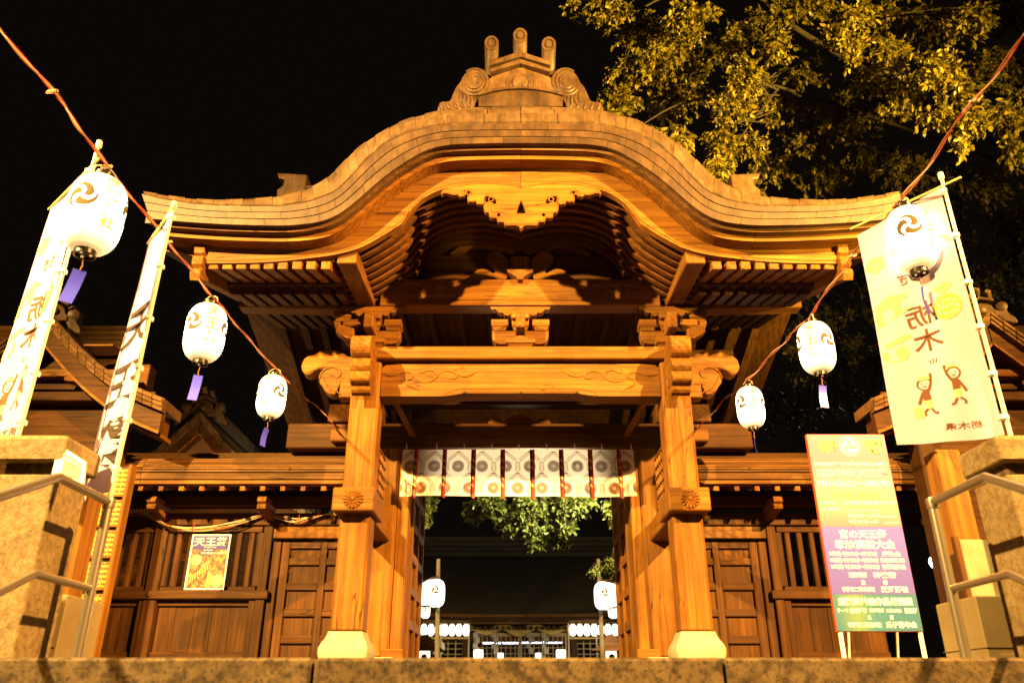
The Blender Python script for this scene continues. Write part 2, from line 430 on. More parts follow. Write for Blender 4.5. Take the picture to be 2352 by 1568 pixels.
def text_wrap(mb, body, cx, cy, w, h, f3, bold=0.0, step=.02):
    v, f = text_geo(body, bold)
    if not len(v): return
    sx, sy = w/np.ptp(v[:, 0]), h/np.ptp(v[:, 1])
    wrap(mb, [[(cx+v[i][0]*sx, cy+v[i][1]*sy) for i in fc] for fc in f], f3, step)
def circle(cx, cy, r, n=12, a0=0): return [(cx+r*math.cos(a0+2*PI*k/n), cy+r*math.sin(a0+2*PI*k/n)) for k in range(n)]
def smooth_loop(pts, it=1):
    for _ in range(it):
        q = []
        for i in range(len(pts)):
            a, b = pts[i], pts[(i+1) % len(pts)]
            q += [(a[0]*.75+b[0]*.25, a[1]*.75+b[1]*.25), (a[0]*.25+b[0]*.75, a[1]*.25+b[1]*.75)]
        pts = q
    return pts
def tomoe(cx, cy, r):
    """three comma shapes as filled polygons"""
    out = []
    for k in range(3):
        a0 = 2*PI*k/3 + 0.5; up, lo = [], []
        for i in range(19):
            t = i/18; a = a0 + t*2.55; ro = r*(.80+.20*min(1, t/.42)**.8); w = r*.70*(1-t)**1.55+.006*r
            up.append((cx+ro*math.cos(a), cy+ro*math.sin(a))); lo.append((cx+(ro-w)*math.cos(a), cy+(ro-w)*math.sin(a)))
        cr = r*.353; cc = (cx+(r*.80-cr)*math.cos(a0), cy+(r*.80-cr)*math.sin(a0))
        cap = [(cc[0]+cr*math.cos(a0+PI+PI*j/8), cc[1]+cr*math.sin(a0+PI+PI*j/8)) for j in range(1, 8)]
        out.append(up + lo[::-1] + cap)
    return out
def fan(mb, poly, f3):
    n = len(poly); mb.add([f3(*p) for p in poly], [tuple(range(n))])
def pchip(pts):
    x = np.array([p[0] for p in pts], float); y = np.array([p[1] for p in pts], float)
    h = np.diff(x); d = np.diff(y)/h; m = np.zeros(len(x)); m[0] = 0 if x[0] < 0.05 else d[0]; m[-1] = d[-1]
    for i in range(1, len(x)-1):
        if d[i-1]*d[i] > 0:
            w1, w2 = 2*h[i]+h[i-1], h[i]+2*h[i-1]; m[i] = (w1+w2)/(w1/d[i-1]+w2/d[i])
    def ev(q):
        i = int(min(max(np.searchsorted(x, q)-1, 0), len(h)-1)); t = (q-x[i])/h[i]
        t = min(max(t, 0.0), 1.0) if q < x[0] or q > x[-1] else t
        return float((1+2*t)*(1-t)**2*y[i] + t*(1-t)**2*h[i]*m[i] + t*t*(3-2*t)*y[i+1] + t*t*(t-1)*h[i]*m[i+1])
    return ev
class Prof:
    """symmetric roof curve, walked by arc length: P(s), s in -1..1"""
    def __init__(self, pts, smooth=0.0):
        f = pchip(pts); xm = pts[-1][0]; xs = np.linspace(0, xm, 240); zs = np.array([f(q) for q in xs])
        if smooth:
            k = int(smooth); ker = np.ones(2*k+1)/(2*k+1); zs = np.convolve(np.r_[zs[k:0:-1], zs, zs[-1] + (zs[-1]-zs[-2])*np.arange(1, k+1)], ker, 'valid')
        self.xs, self.zs = xs, zs; L = np.r_[0, np.cumsum(np.hypot(np.diff(xs), np.diff(zs)))]; self.L = L/L[-1]; self.len = float(L[-1]); self.xm = xm
    def __call__(self, s):
        a = abs(s); x = np.interp(a, self.L, self.xs); z = np.interp(a, self.L, self.zs)
        return (float(math.copysign(x, s)), float(z))
    def z(self, x): return float(np.interp(abs(x), self.xs, self.zs))
# ================================================================ GROUND AND STEPS (setting)
def ground_z(y):
    return -0.04 + 0.0456*(min(max(y, 3.3), 7.8)-3.3)
g = MB(); ys = [3.62, 7.8, 14, 60]
rows = [[(-60, y, ground_z(y)-0.002), (60, y, ground_z(y)-0.002)] for y in ys]
g.add([p for r in rows for p in r], [(2*i, 2*i+1, 2*i+3, 2*i+2) for i in range(len(ys)-1)])
struct('ground', g, PAVE)
g = MB(); g.box(-60, 60, -30, 3.28, -1.95, -1.62); struct('lower_ground', g, ASPH)
steps = bpy.data.objects.new('stone_steps', None); COL.objects.link(steps); steps['kind'] = 'structure'
joint = [-60, -8.6, -7.0, -5.45, -3.95, -2.42, -0.86, 0.72, 2.36, 3.9, 5.4, 7.0, 8.6, 60]
for k in range(10):
    top = -0.04 - 0.158*k; y0 = 3.30 - 0.33*k
    js = joint if k == 0 else [-2.6, -0.9+0.3*(k % 2), 0.8-0.3*(k % 3), 2.6]
    for a, b in zip(js[:-1], js[1:]):
        m = MB(); m.box(a+0.005, b-0.005, y0+random.uniform(-.003, .003), y0+0.34 if k else 3.64, top-0.17, top, 0.012)
        part('stone', m, GRAN_D, steps)
m = MB(); m.box(-60, -2.62, -0.2, 3.29, -1.7, -0.24); m.box(2.62, 60, -0.2, 3.29, -1.7, -0.24)
struct('embankment', m, ASPH)

# ================================================================ GATE
GZ = ground_z(8.4)
gate = thing('shrine_gate', 'large timber shrine gate with a curved gable over its open doorway', 'gate', (0, 8.36, GZ))
def gp(name, mb, mat, parent=None, smooth=False): return part(name, mb, mat, parent or gate, True, smooth)

def rsq(h, z, r=0.22, n=3, cx=0, cy=0):
    """rounded square ring"""
    pts = []; rr = h*r
    for qx, qy, a in ((1, 1, 0), (-1, 1, PI/2), (-1, -1, PI), (1, -1, 1.5*PI)):
        for k in range(n+1):
            t = a+PI/2*k/n; pts.append((cx+qx*(h-rr)+rr*math.cos(t), cy+qy*(h-rr)+rr*math.sin(t), z))
    return pts
def crest(parent, cx, y, cz, r):
    mb = MB(); Mx = Matrix.Translation((cx, y, cz)) @ Matrix.Rotation(PI/2, 4, 'X')
    mb.lathe([(r*0.98, -0.004), (r*0.98, 0.004), (r*0.90, 0.010), (0.001, 0.010)], 32, Mx)
    for k in range(16):
        a = 2*PI*k/16
        ring = []
        for t in np.linspace(0, 1, 6):
            rad = r*(0.2+0.78*t); w = r*0.155*(0.35+0.75*t)*(1 if t < 0.9 else 0.55)
            ring.append([Mx @ Vector((rad*math.cos(a)-q*w*math.sin(a), rad*math.sin(a)+q*w*math.cos(a), 0.012+0.016*(1-q*q)*(0.6+0.6*t if t < .9 else .4))) for q in (-1, -.5, 0, .5, 1)])
        mb.loft(ring, closed=False, cap=False)
    mb.lathe([(r*0.2, 0.012), (r*0.19, 0.03), (r*0.1, 0.038), (0.001, 0.04)], 14, Mx)
    return gp('chrysanthemum_crest', mb, WX, parent, smooth=True)

for s in (-1, 1):
    X = s*1.712
    # front pillar with its stone foot
    m = MB(); m.box(X-.157, X+.157, 8.20, 8.52, GZ+.26, 3.29, 0.028)
    pil = gp('front_pillar', m, WZ)
    m = MB(); m.loft([rsq(.225, GZ-.05, .12, 3, X, 8.36), rsq(.232, GZ+.03, .12, 3, X, 8.36), rsq(.242, GZ+.065, .14, 3, X, 8.36), rsq(.242, GZ+.115, .14, 3, X, 8.36), rsq(.225, GZ+.155, .14, 3, X, 8.36), rsq(.195, GZ+.20, .14, 3, X, 8.36), rsq(.178, GZ+.24, .14, 3, X, 8.36), rsq(.172, GZ+.268, .14, 3, X, 8.36)])
    gp('stone_base', m, STONE, pil, True)
    # collar block with crest, and the tie beam that runs back
    m = MB(); m.box(X-.212, X+.212, 8.035, 8.66, 1.572, 1.812, 0.012)
    cl = gp('collar_block', m, WX)
    crest(cl, X, 8.035, 1.692, .100)
    m = MB(); m.box(X-.135, X+.135, 8.655, 9.76, 1.575, 1.80, 0.012); tb = gp('tie_beam', m, WY)
    # main pillar, jamb and door leaf
    m = MB(); m.box(X-.215, X+.20, 9.75, 10.15, GZ+.10, 3.0, 0.03); mp = gp('main_pillar', m, WZ)
    m = MB(); m.loft([rsq(.30, GZ-.05, .12, 3, X, 9.95), rsq(.30, GZ+.05, .12, 3, X, 9.95), rsq(.27, GZ+.085, .12, 3, X, 9.95), rsq(.262, GZ+.11, .12, 3, X, 9.95)]); gp('stone_base', m, STONE, mp, True)
    m = MB(); m.box(s*1.515, s*1.372, 9.80, 10.08, GZ+.02, 2.75, 0.012); gp('door_jamb', m, WZ)
    m = MB(); m.box(s*1.60, s*1.335, 9.74, 9.80, GZ, GZ+.20, 0.012); gp('threshold_block', m, WX)
    dx0, dx1 = s*1.31, s*1.25
    lf = MB(); lf.box(s*1.415, s*1.385, 10.12, 11.48, GZ+.03, 2.72); leaf_o = gp('door_leaf', lf, WY)
    for ya in (10.12, 10.77, 11.38):
        m = MB(); m.box(s*1.386, s*1.342, ya, ya+.11, GZ+.03, 2.72, 0.008); gp('door_stile', m, WZ, leaf_o)
    for za in (GZ+.03, .62, 1.02, 1.42, 1.80, 2.20, 2.60):
        for ya, yb in ((10.232, 10.768), (10.882, 11.378)):
            m = MB(); m.box(s*1.386, s*1.346, ya, yb, za, za+.12, 0.008); gp('door_rail', m, WY, leaf_o)
    # elephant-nose carving pointing sideways
    KS = [(1.855, 3.351), (1.93, 3.36), (1.999, 3.40), (2.082, 3.447), (2.219, 3.449), (2.30, 3.42), (2.336, 3.385), (2.403, 3.375), (2.455, 3.326), (2.468, 3.241), (2.451, 3.193), (2.413, 3.15), (2.357, 3.145), (2.306, 3.183), (2.25, 3.211), (2.207, 3.211), (2.24, 3.145), (2.249, 3.073), (2.234, 3.037), (2.198, 3.005), (2.183, 2.966), (2.146, 2.928), (2.089, 2.907), (2.035, 2.918), (2.014, 2.877), (1.855, 2.877)]
    KS = KS[:1] + smooth_loop(KS[1:-2], 1)[0:-1] + KS[-2:]
    m = MB(); plate_xz(m, [KS], 8.27, 8.45, 0.014, mirror=(s < 0))
    kb = gp('side_nose', m, WX, smooth=False)
    m = MB(); sp = []
    for t in np.linspace(0, 1, 30):
        a = -0.3 + t*4.9; rad = 0.125*(1-t)+0.02
        sp.append((s*(2.085+rad*1.15*math.cos(a)), 8.268, 3.13+rad*math.sin(a)))
    m.tube(sp, [0.005+0.008*math.sin(PI*min(1, q/29+.1)) for q in range(30)], 6)
    m.tube([(s*p[0], 8.268, p[1]) for p in [(2.40, 3.165), (2.33, 3.19), (2.26, 3.225), (2.18, 3.235), (2.10, 3.235)]], 0.008, 6)
    m.tube([(s*p[0], 8.268, p[1]) for p in [(2.235, 3.16), (2.19, 3.07), (2.14, 2.99), (2.08, 2.95), (2.03, 2.94), (1.995, 2.90)]], 0.008, 6)
    gp('carved_scroll', m, WX, kb, True)
    # nose pointing to the front
    FN = [(8.22, 3.40), (8.02, 3.435), (7.90, 3.44), (7.80, 3.41), (7.745, 3.35), (7.735, 3.27), (7.77, 3.21), (7.83, 3.175), (7.865, 3.165), (7.815, 3.13), (7.795, 3.07), (7.83, 3.03), (7.86, 3.01), (7.835, 2.965), (7.845, 2.92), (7.90, 2.89), (7.93, 2.885), (7.96, 2.83), (8.05, 2.79), (8.22, 2.765)]
    m = MB(); plate_yz(m, [FN[:1] + smooth_loop(FN[1:-1], 1) + FN[-1:]], X-.108, X+.108, 0.012)
    gp('front_nose', m, WY)
    # purlin that carries the curved gable, rising gently backwards
    m = MB(); vs, fs = cbox(X*1.045-.10, X*1.045+.10, 7.09, 9.3, 3.895, 4.10, 0.010)
    m.add([(p[0], p[1], p[2]+0.085*(p[1]-7.09)) for p in vs], fs); gp('gable_purlin', m, WY)

# rainbow beam between the front pillars
def arch_beam(z0, z1, xh, rise):
    top = [(-xh, z1-.05), (-xh*.97, z1-.012), (-xh*.88, z1)] + [(xh*.88, z1), (xh*.97, z1-.012), (xh, z1-.05)]
    bot = [(xh, z0), (xh*.55, z0), (xh*.48, z0+rise*.35), (xh*.40, z0+rise), (-xh*.40, z0+rise), (-xh*.48, z0+rise*.35), (-xh*.55, z0)]
    return top + bot + [(-xh, z0)]
m = MB(); plate_xz(m, [arch_beam(2.872, 3.262, 1.556, .035)], 8.235, 8.49, 0.012); kr = gp('rainbow_beam', m, WX)
def vine(s, y, cx, cz, k, kz=1.0):
    """carved vine scroll, one side; k metres per unit; measured relief of the beam"""
    L = [[(0, .06), (.18, .0), (.36, .0), (.52, .05), (.62, .12)], [(.60, .05), (.66, .12), (.80, .14), (.94, .10), (1.0, .02), (.98, -.08), (.88, -.14), (.76, -.13), (.72, -.06), (.78, -.02)],
         [(1.0, .02), (1.08, -.12), (1.22, -.22), (1.42, -.25), (1.62, -.20), (1.76, -.08), (1.80, .05), (1.72, .17), (1.58, .21), (1.40, .18), (1.28, .10), (1.18, .12), (1.16, .19), (1.24, .22)],
         [(1.80, .0), (1.90, .12), (2.06, .18), (2.24, .17), (2.40, .10), (2.46, .0), (2.42, -.10), (2.32, -.13), (2.18, -.10), (2.12, -.04)], [(2.44, .04), (2.6, -.03), (2.76, -.04), (2.9, .02), (3.05, .12), (3.22, .17)],
         [(.80, -.14), (.78, -.28), (.86, -.38), (1.02, -.44), (1.16, -.5), (1.24, -.58)]]
    mb = MB()
    for q in L:
        pts = []
        for i in range(len(q)-1):
            for t in (0, .33, .66): pts.append((q[i][0]*(1-t)+q[i+1][0]*t, q[i][1]*(1-t)+q[i+1][1]*t))
        pts.append(q[-1])
        for _ in range(3): pts = [pts[0]] + [((pts[i-1][0]+pts[i][0]*2+pts[i+1][0])/4, (pts[i-1][1]+pts[i][1]*2+pts[i+1][1])/4) for i in range(1, len(pts)-1)] + [pts[-1]]
        n = len(pts)
        mb.tube([(s*(cx+p[0]*k), y, cz+p[1]*k*kz) for p in pts], [0.004+0.0125*math.sin(PI*min(.95, (i+1)/n)) for i in range(n)], 6)
    return mb
for s in (-1, 1):
    gp('carved_vine', vine(s, 8.234, -1.53, 3.12, 0.335, 0.95), WX, kr, True)
m = MB(); m.tube([(-.86, 8.234, 2.875), (-.80, 8.234, 2.92), (-.70, 8.234, 2.955), (-.62, 8.234, 2.96), (.62, 8.234, 2.96), (.70, 8.234, 2.955), (.80, 8.234, 2.92), (.86, 8.234, 2.875)], 0.005, 5)
m.tube([(-.62, 8.234, 2.925), (.62, 8.234, 2.925)], 0.006, 5); gp('bead_moulding', m, WX, kr)
for xx in (-.62, 0.0, .62):
    m = MB(); m.lathe([(.012, 0), (.012, .012), (.004, .016)], 10, Matrix.Translation((xx, 8.236, 2.915)) @ Matrix.Rotation(PI/2, 4, 'X')); gp('nail_cover', m, BLACK, kr)
m = MB(); m.box(-1.86, 1.86, 8.15, 8.57, 3.292, 3.44, 0.012); gp('flat_plate', m, WX)

# bracket sets on the plate
def bearing(mb, cx, cy, z, w, h):
    hw = w/2
    mb.loft([[(cx+a*hw*k, cy+b*hw*k, zz) for a, b in ((1, 1), (-1, 1), (-1, -1), (1, -1))] for k, zz in ((.72, z), (.76, z+h*.16), (.86, z+h*.32), (1, z+h*.42), (1, z+h))])
def arm(cx, z, L, h, y0, y1, bev=0.008):
    q = [(cx-L, z+h), (cx+L, z+h), (cx+L, z+h*.62), (cx+L*.96, z+h*.3), (cx+L*.86, z+h*.08), (cx+L*.72, z), (cx-L*.72, z), (cx-L*.86, z+h*.08), (cx-L*.96, z+h*.3), (cx-L, z+h*.62)]
    mb = MB(); plate_xz(mb, [q], y0, y1, bev); return mb
def wing(cx, z, L, h, y0, y1):
    q = [(cx-L, z+h)]
    q += [(cx-L*1.0, z+h*.80), (cx-L*.93, z+h*.66), (cx-L*.82, z+h*.70), (cx-L*.74, z+h*.42), (cx-L*.66, z+h*.30), (cx-L*.58, z+h*.36), (cx-L*.52, z+h*.1), (cx-L*.42, z), (cx-L*.34, z+h*.14), (cx-L*.30, z-h*.2)]
    q = q + [(2*cx-x, zz) for x, zz in q[::-1]]
    mb = MB(); plate_xz(mb, [q], y0, y1, 0.006); return mb
def bracket(cx):
    b = thing_part('bracket_set')
    m = MB(); bearing(m, cx, 8.33, 3.442, .33, .135); part('bearing_block', m, WX, b, True)
    part('bracket_arm', arm(cx, 3.52, .325, .165, 8.27, 8.40), WX, b, True)
    m = MB(); m.box(cx-.055, cx+.055, 7.98, 8.262, 3.60, 3.79, 0.012); part('bracket_nose', m, WY, b, True)
    for dx in (-.235, 0, .235):
        m = MB(); bearing(m, cx+dx, 8.33, 3.688, .195, .125); part('bearing_block', m, WX, b, True)
    m = MB(); m.box(cx-.10, cx+.10, 8.16, 8.25, 3.80, 3.875, 0.01); part('bearing_block', m, WX, b, True)
    part('winged_arm', wing(cx, 3.84, .345, .125, 8.20, 8.30), WX, b, True)
    return b
def thing_part(name):
    o = bpy.data.objects.new(name, None); COL.objects.link(o); o.parent = gate; return o
for cx in (-1.70, 0.0, 1.70): bracket(cx)
for s in (-1, 1):
    # brackets reaching out sideways from the pillar heads to the eave purlin
    b = thing_part('bracket_set')
    q = [(1.70, 3.62), (2.02, 3.64), (2.12, 3.70), (2.15, 3.78), (2.15, 3.90), (2.05, 3.90), (2.03, 3.80), (1.98, 3.77), (1.70, 3.78)]
    m = MB(); plate_xz(m, [q], 8.27, 8.40, 0.008, mirror=(s < 0)); part('bracket_arm', m, WX, b, True)
    m = MB(); bearing(m, s*2.05, 8.335, 3.80, .20, .13); part('bearing_block', m, WX, b, True)
    q = [(1.86, 3.46), (1.98, 3.50), (2.06, 3.56), (2.04, 3.66), (1.94, 3.62), (1.86, 3.60)]
    m = MB(); plate_xz(m, [q], 8.02, 8.14, 0.008, mirror=(s < 0)); part('carved_cloud', m, WX, b, True)

# upper beam with carved vine, eave purlins, tympanum
m = MB(); plate_xz(m, [arch_beam(3.965, 4.315, 1.62, .0)], 8.19, 8.40, 0.010); ub = gp('upper_beam', m, WX)
for s in (-1, 1): gp('carved_vine', vine(s, 8.189, -1.45, 4.20, 0.25, 0.8), WX, ub, True)
m = MB(); m.box(-1.2, 1.2, 8.178, 8.192, 4.035, 4.05, 0.003); m.box(-1.3, 1.3, 8.172, 8.195, 3.967, 4.018, 0.006); gp('bead_moulding', m, WX, ub)
for s in (-1, 1):
    m = MB(); vs, fs = cbox(1.62, 3.30, 8.31, 8.50, 3.965, 4.20, 0.012)
    m.add([(s*p[0], p[1], p[2]+(.05 if (p[0] > 3.2 and p[2] < 4.0) else 0)) for p in vs], fs); gp('eave_purlin', m, WX)
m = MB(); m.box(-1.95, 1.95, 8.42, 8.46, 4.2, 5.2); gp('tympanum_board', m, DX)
m = MB(); m.box(-.115, .115, 8.24, 8.36, 4.32, 4.66, 0.012); gp('strut_block', m, WZ)
q = [(-.16, 4.40), (.16, 4.40), (.14, 4.36), (.09, 4.33), (.045, 4.30), (.03, 4.265), (-.03, 4.265), (-.045, 4.30), (-.09, 4.33), (-.14, 4.36)]
m = MB(); plate_xz(m, [q], 8.10, 8.23, 0.010); gp('strut_nose', m, WX)
for s in (-1, 1):
    q = [(.12, 4.33), (.70, 4.33), (.66, 4.38), (.58, 4.43), (.52, 4.51), (.43, 4.53), (.36, 4.49), (.31, 4.45), (.30, 4.52), (.36, 4.58), (.42, 4.66), (.37, 4.74), (.28, 4.78), (.21, 4.74), (.17, 4.68), (.12, 4.66)]
    m = MB(); plate_xz(m, [smooth_loop(q, 1)], 8.30, 8.41, 0.012, mirror=(s < 0)); gp('carved_cloud', m, WX)
    q = [(.05, 4.72), (.30, 4.80), (.46, 4.86), (.60, 4.84), (.74, 4.76), (.88, 4.74), (.70, 4.88), (.45, 4.95), (.2, 4.92), (.05, 4.88)]
    m = MB(); plate_xz(m, [smooth_loop(q, 1)], 8.34, 8.415, 0.008, mirror=(s < 0)); gp('carved_cloud', m, WX)

# inner frame: big lintel, inner beams, ceiling
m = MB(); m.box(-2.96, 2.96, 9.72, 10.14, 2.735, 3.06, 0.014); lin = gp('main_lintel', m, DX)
for s in (-1, 1):
    m = MB(); m.box(s*2.45, s*1.75, 9.66, 10.16, 3.064, 3.30, 0.012); gp('bearing_beam', m, DY)
    m = MB(); m.box(s*2.38, s*2.16, 9.60, 9.715, 2.79, 2.95, 0.012); gp('beam_nose', m, WX)
    a = at(905, 915, 8.75); b = at(948, 1000, 9.55)
    m = MB(); vs, fs = cbox(-.035, .035, -.02, .02, 0, (b-a).length, .005)
    Mx = Matrix.Translation((s*abs(a.x), a.y, a.z)) @ Vector((s*(abs(b.x)-abs(a.x)), b.y-a.y, b.z-a.z)).to_track_quat('Z', 'Y').to_matrix().to_4x4()
    m.add([Mx @ Vector(p) for p in vs], fs); gp('brace', m, WZ)
q = [(-.42, 3.065), (.42, 3.065), (.39, 3.13), (.33, 3.16), (.26, 3.15), (.21, 3.11), (.16, 3.15), (.09, 3.20), (-.09, 3.20), (-.16, 3.15), (-.21, 3.11), (-.26, 3.15), (-.33, 3.16), (-.39, 3.13)]
m = MB(); plate_xz(m, [q], 9.80, 9.92, 0.012); gp('frog_leg_strut', m, WX)
m = MB(); m.box(-1.9, 1.9, 9.85, 10.05, 3.36, 3.62, 0.01); m.box(-2.9, 2.9, 9.86, 10.06, 3.95, 4.15, 0.01); gp('inner_beam', m, DX)
m = MB(); m.box(-1.66, 1.66, 8.60, 11.6, 4.16, 4.20); gp('ceiling_board', m, DY)
for i in range(9):
    x = -1.45+i*.3625; m = MB(); m.box(x-.03, x+.03, 8.55, 11.6, 4.10, 4.158, .006); gp('ceiling_batten', m, DY)
for s in (-1, 1):
    m = MB(); m.box(s*1.56, s*1.86, 11.38, 11.70, GZ, 3.5, 0.02); gp('rear_pillar', m, DZ)
m = MB(); m.box(-1.9, 1.9, 11.45, 11.65, 3.0, 3.4, 0.01); gp('rear_beam', m, DX)
for s in (-1, 1):   # small lattice between front and main pillar heads
    m = MB()
    for i in range(5): m.box(s*1.62, s*1.60, 8.72+i*.12, 8.745+i*.12, 1.85, 2.45)
    for i in range(6): m.box(s*1.625, s*1.595, 8.70, 9.25, 1.85+i*.115, 1.87+i*.115)
    gp('lattice', m, WZ)

# ---------------------------------------------------------------- curved roof
TOP = Prof([(0, 5.362), (0.673, 5.352), (0.915, 5.322), (1.154, 5.252), (1.389, 5.125), (1.504, 5.005), (1.66, 4.81), (1.777, 4.615), (1.931, 4.466), (2.155, 4.377), (2.463, 4.328), (3.076, 4.338), (3.499, 4.393), (3.829, 4.472)], 5)
BOT = Prof([(0, 5.12), (0.666, 5.105), (0.905, 5.062), (1.205, 4.87), (1.445, 4.647), (1.63, 4.436), (1.781, 4.275), (1.904, 4.190), (2.063, 4.138), (2.387, 4.108), (2.879, 4.12), (3.374, 4.153), (3.70, 4.188)], 5)
LIP = Prof([(0, 5.714), (0.503, 5.702), (0.742, 5.676), (0.917, 5.645), (1.029, 5.608), (1.263, 5.525), (1.431, 5.415), (1.6, 5.28), (1.765, 5.125), (1.842, 5.015), (1.919, 4.899), (2.028, 4.765), (2.22, 4.633), (2.483, 4.551), (2.733, 4.51), (3.188, 4.486), (3.87, 4.56)], 5)
HB = Prof([(0, 4.726), (0.06, 4.752), (0.19, 4.79), (0.452, 4.832), (0.716, 4.805), (0.89, 4.743), (1.043, 4.645), (1.142, 4.524), (1.205, 4.42), (1.235, 4.352), (1.3, 4.295), (1.463, 4.170), (1.706, 4.025), (1.954, 3.957), (2.12, 3.931), (2.451, 3.889), (2.784, 3.869), (3.24, 3.862)])
NS = 128
def strip_solid(mb, y0, y1, lo, up, s0=-1.0, s1=1.0, n=NS):
    """closed slab between two curves lo(s), up(s) over depth y0..y1"""
    rings = []
    for i in range(n+1):
        s = s0+(s1-s0)*i/n; a = lo(s); b = up(s)
        rings.append([(a[0], y0, a[1]), (b[0], y0, b[1]), (b[0], y1, b[1]), (a[0], y1, a[1])])
    mb.loft(rings)
def lerp(p, q, t): return (p[0]+(q[0]-p[0])*t, p[1]+(q[1]-p[1])*t)
def shift(f, dz, k=1.0): return lambda s: (f(s)[0]*k, f(s)[1]+dz)
roof = bpy.data.objects.new('curved_roof', None); COL.objects.link(roof); roof.parent = gate
def rp(name, mb, mat, smooth=False): return part(name, mb, mat, roof, True, smooth)
m = MB(); strip_solid(m, 6.735, 7.35, lambda s: lerp(BOT(s), TOP(s), .03), lambda s: lerp(BOT(s), TOP(s), .97)); rp('roof_core', m, RX, True)
# three courses of copper plates along the front edge
for k in range(3):
    t0, t1 = 1-(k+1)/3, 1-k/3; n = 15
    edges = [-1.0] + [max(-1, min(1, -1+2*(i+(.5 if k % 2 else 0.08*k))/n)) for i in range(1, n)] + [1.0]
    y0 = 6.700+.009*k
    for a, b in zip(edges[:-1], edges[1:]):
        if b-a < 1e-4: continue
        m = MB(); e = random.uniform(-.001, .001); gap = .0004
        strip_solid(m, y0+e, 6.75, lambda s: lerp(BOT(s), TOP(s), t0+.010), lambda s: lerp(BOT(s), TOP(s), t1), a+gap, b-gap, 6)
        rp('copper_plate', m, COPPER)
# stepped lip above: three long steps over the crown, single plates along the shoulders and wings
def lip(s, t, lift=0.0, y0=6.692, y1=6.86):
    a, b = TOP(s), LIP(s); bulge = .022*math.sin(PI*t)
    return (a[0]+(b[0]-a[0])*t, y0+(y1-y0)*t-bulge*.6-lift*.6, a[1]+(b[1]-a[1])*t + bulge+lift)
def lip_patch(a, b, t0, t1, lift, n=5, skew=0.0):
    mb = MB(); rings = []
    for i in range(n+1):
        col = []
        for j in range(5):
            t = t0+(t1-t0)*j/4; s = a+(b-a)*i/n + skew*(t-.5)*(1 if a > 0 else -1); col.append(lip(s, t, lift*(1-.0*i/n)))
        rings.append(col + [(p[0], p[1]+.018, p[2]-.018) for p in col[::-1]])
    mb.loft(rings); return mb
S0 = 0.165
for k in range(3):
    w = S0*(1.12-.1*k); n = 4
    for i in range(n):
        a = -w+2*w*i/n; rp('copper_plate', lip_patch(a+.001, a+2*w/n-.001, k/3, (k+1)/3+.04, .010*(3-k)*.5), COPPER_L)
n = 24
for sg in (-1, 1):
    for i in range(n):
        a = S0+(1-S0)*i/n; b = S0+(1-S0)*(i+1)/n
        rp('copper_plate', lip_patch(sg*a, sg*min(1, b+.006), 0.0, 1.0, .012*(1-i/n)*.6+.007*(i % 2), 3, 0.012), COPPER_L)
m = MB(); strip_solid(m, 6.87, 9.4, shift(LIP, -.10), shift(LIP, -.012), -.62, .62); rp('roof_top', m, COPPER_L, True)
# moulded layers under the plates
for nm, y0, dz0, dz1, mt in (('eave_layer', 6.79, -.030, .012, RX), ('eave_layer', 6.87, -.090, -.022, WX)):
    for i in range(6):
        a = -1+2*i/6; b = a+2/6
        m = MB(); strip_solid(m, y0, 7.32, shift(BOT, dz0, .998), shift(BOT, dz1, .998), a+.0006, b-.0006, 24); rp(nm, m, mt, False)
# barge board: two halves meeting at the crown
def hub(s):
    p = HB(s); x = p[0]; return (x, float(BOT.z(x)) - .075)
for a, b in ((-1.0, -.0008), (.0008, 1.0)):
    m = MB(); strip_solid(m, 7.04, 7.125, HB, hub, a, b, 90); bb = rp('barge_board', m, WX)
m = MB()
for sg in (-1, 1):
    for off in (.035,):
        m.tube([(HB(sg*q)[0], 7.041, HB(sg*q)[1]+off) for q in np.linspace(.03, 1, 90)], .008, 6)
rp('bead_moulding', m, WX)
# carved pendant
GG = [(0, 4.728), (.068, 4.748), (.169, 4.786), (.303, 4.800), (.47, 4.800), (.636, 4.779), (.761, 4.741), (.827, 4.707), (.842, 4.667), (.829, 4.655), (.817, 4.668), (.775, 4.665), (.716, 4.645), (.679, 4.645), (.667, 4.655), (.658, 4.637), (.633, 4.625), (.60, 4.63), (.586, 4.645), (.586, 4.667), (.590, 4.690), (.575, 4.700), (.562, 4.690), (.55, 4.700), (.530, 4.698), (.516, 4.680), (.522, 4.660), (.545, 4.650), (.558, 4.632), (.562, 4.597), (.548, 4.563), (.50, 4.558), (.474, 4.568), (.457, 4.538), (.415, 4.526), (.385, 4.536), (.384, 4.565), (.392, 4.60), (.382, 4.625), (.345, 4.632), (.318, 4.618), (.288, 4.612), (.262, 4.585), (.258, 4.545), (.285, 4.53), (.30, 4.552), (.33, 4.565), (.37, 4.552), (.39, 4.515), (.390, 4.479), (.368, 4.43), (.335, 4.421), (.327, 4.372), (.298, 4.359), (.257, 4.362), (.249, 4.348), (.238, 4.314), (.179, 4.309), (.170, 4.278), (.146, 4.269), (.052, 4.271), (.02, 4.258), (0, 4.233)]
full = GG + [(-x, z) for x, z in GG[-2:0:-1]]
dropl = [(0, 4.575), (.028, 4.52), (.045, 4.46), (.046, 4.418), (-.046, 4.418), (-.045, 4.46), (-.028, 4.52)]
holes = [dropl] + [circle(sg*.232, 4.400, .020, 8) for sg in (-1, 1)]
m = MB(); plate_xz(m, [full]+holes, 6.965, 7.035, 0.007); gg = rp('carved_pendant', m, WX)
m = MB(); rim = []
for i in range(1, len(GG)-1):
    a, b, c_ = Vector(GG[i-1]), Vector(GG[i]), Vector(GG[i+1]); d = (c_-a).normalized(); rim.append(b+Vector((d.y, -d.x))*-.017 if False else b+Vector((-abs(d.y)*.012, -d.x*.014)))
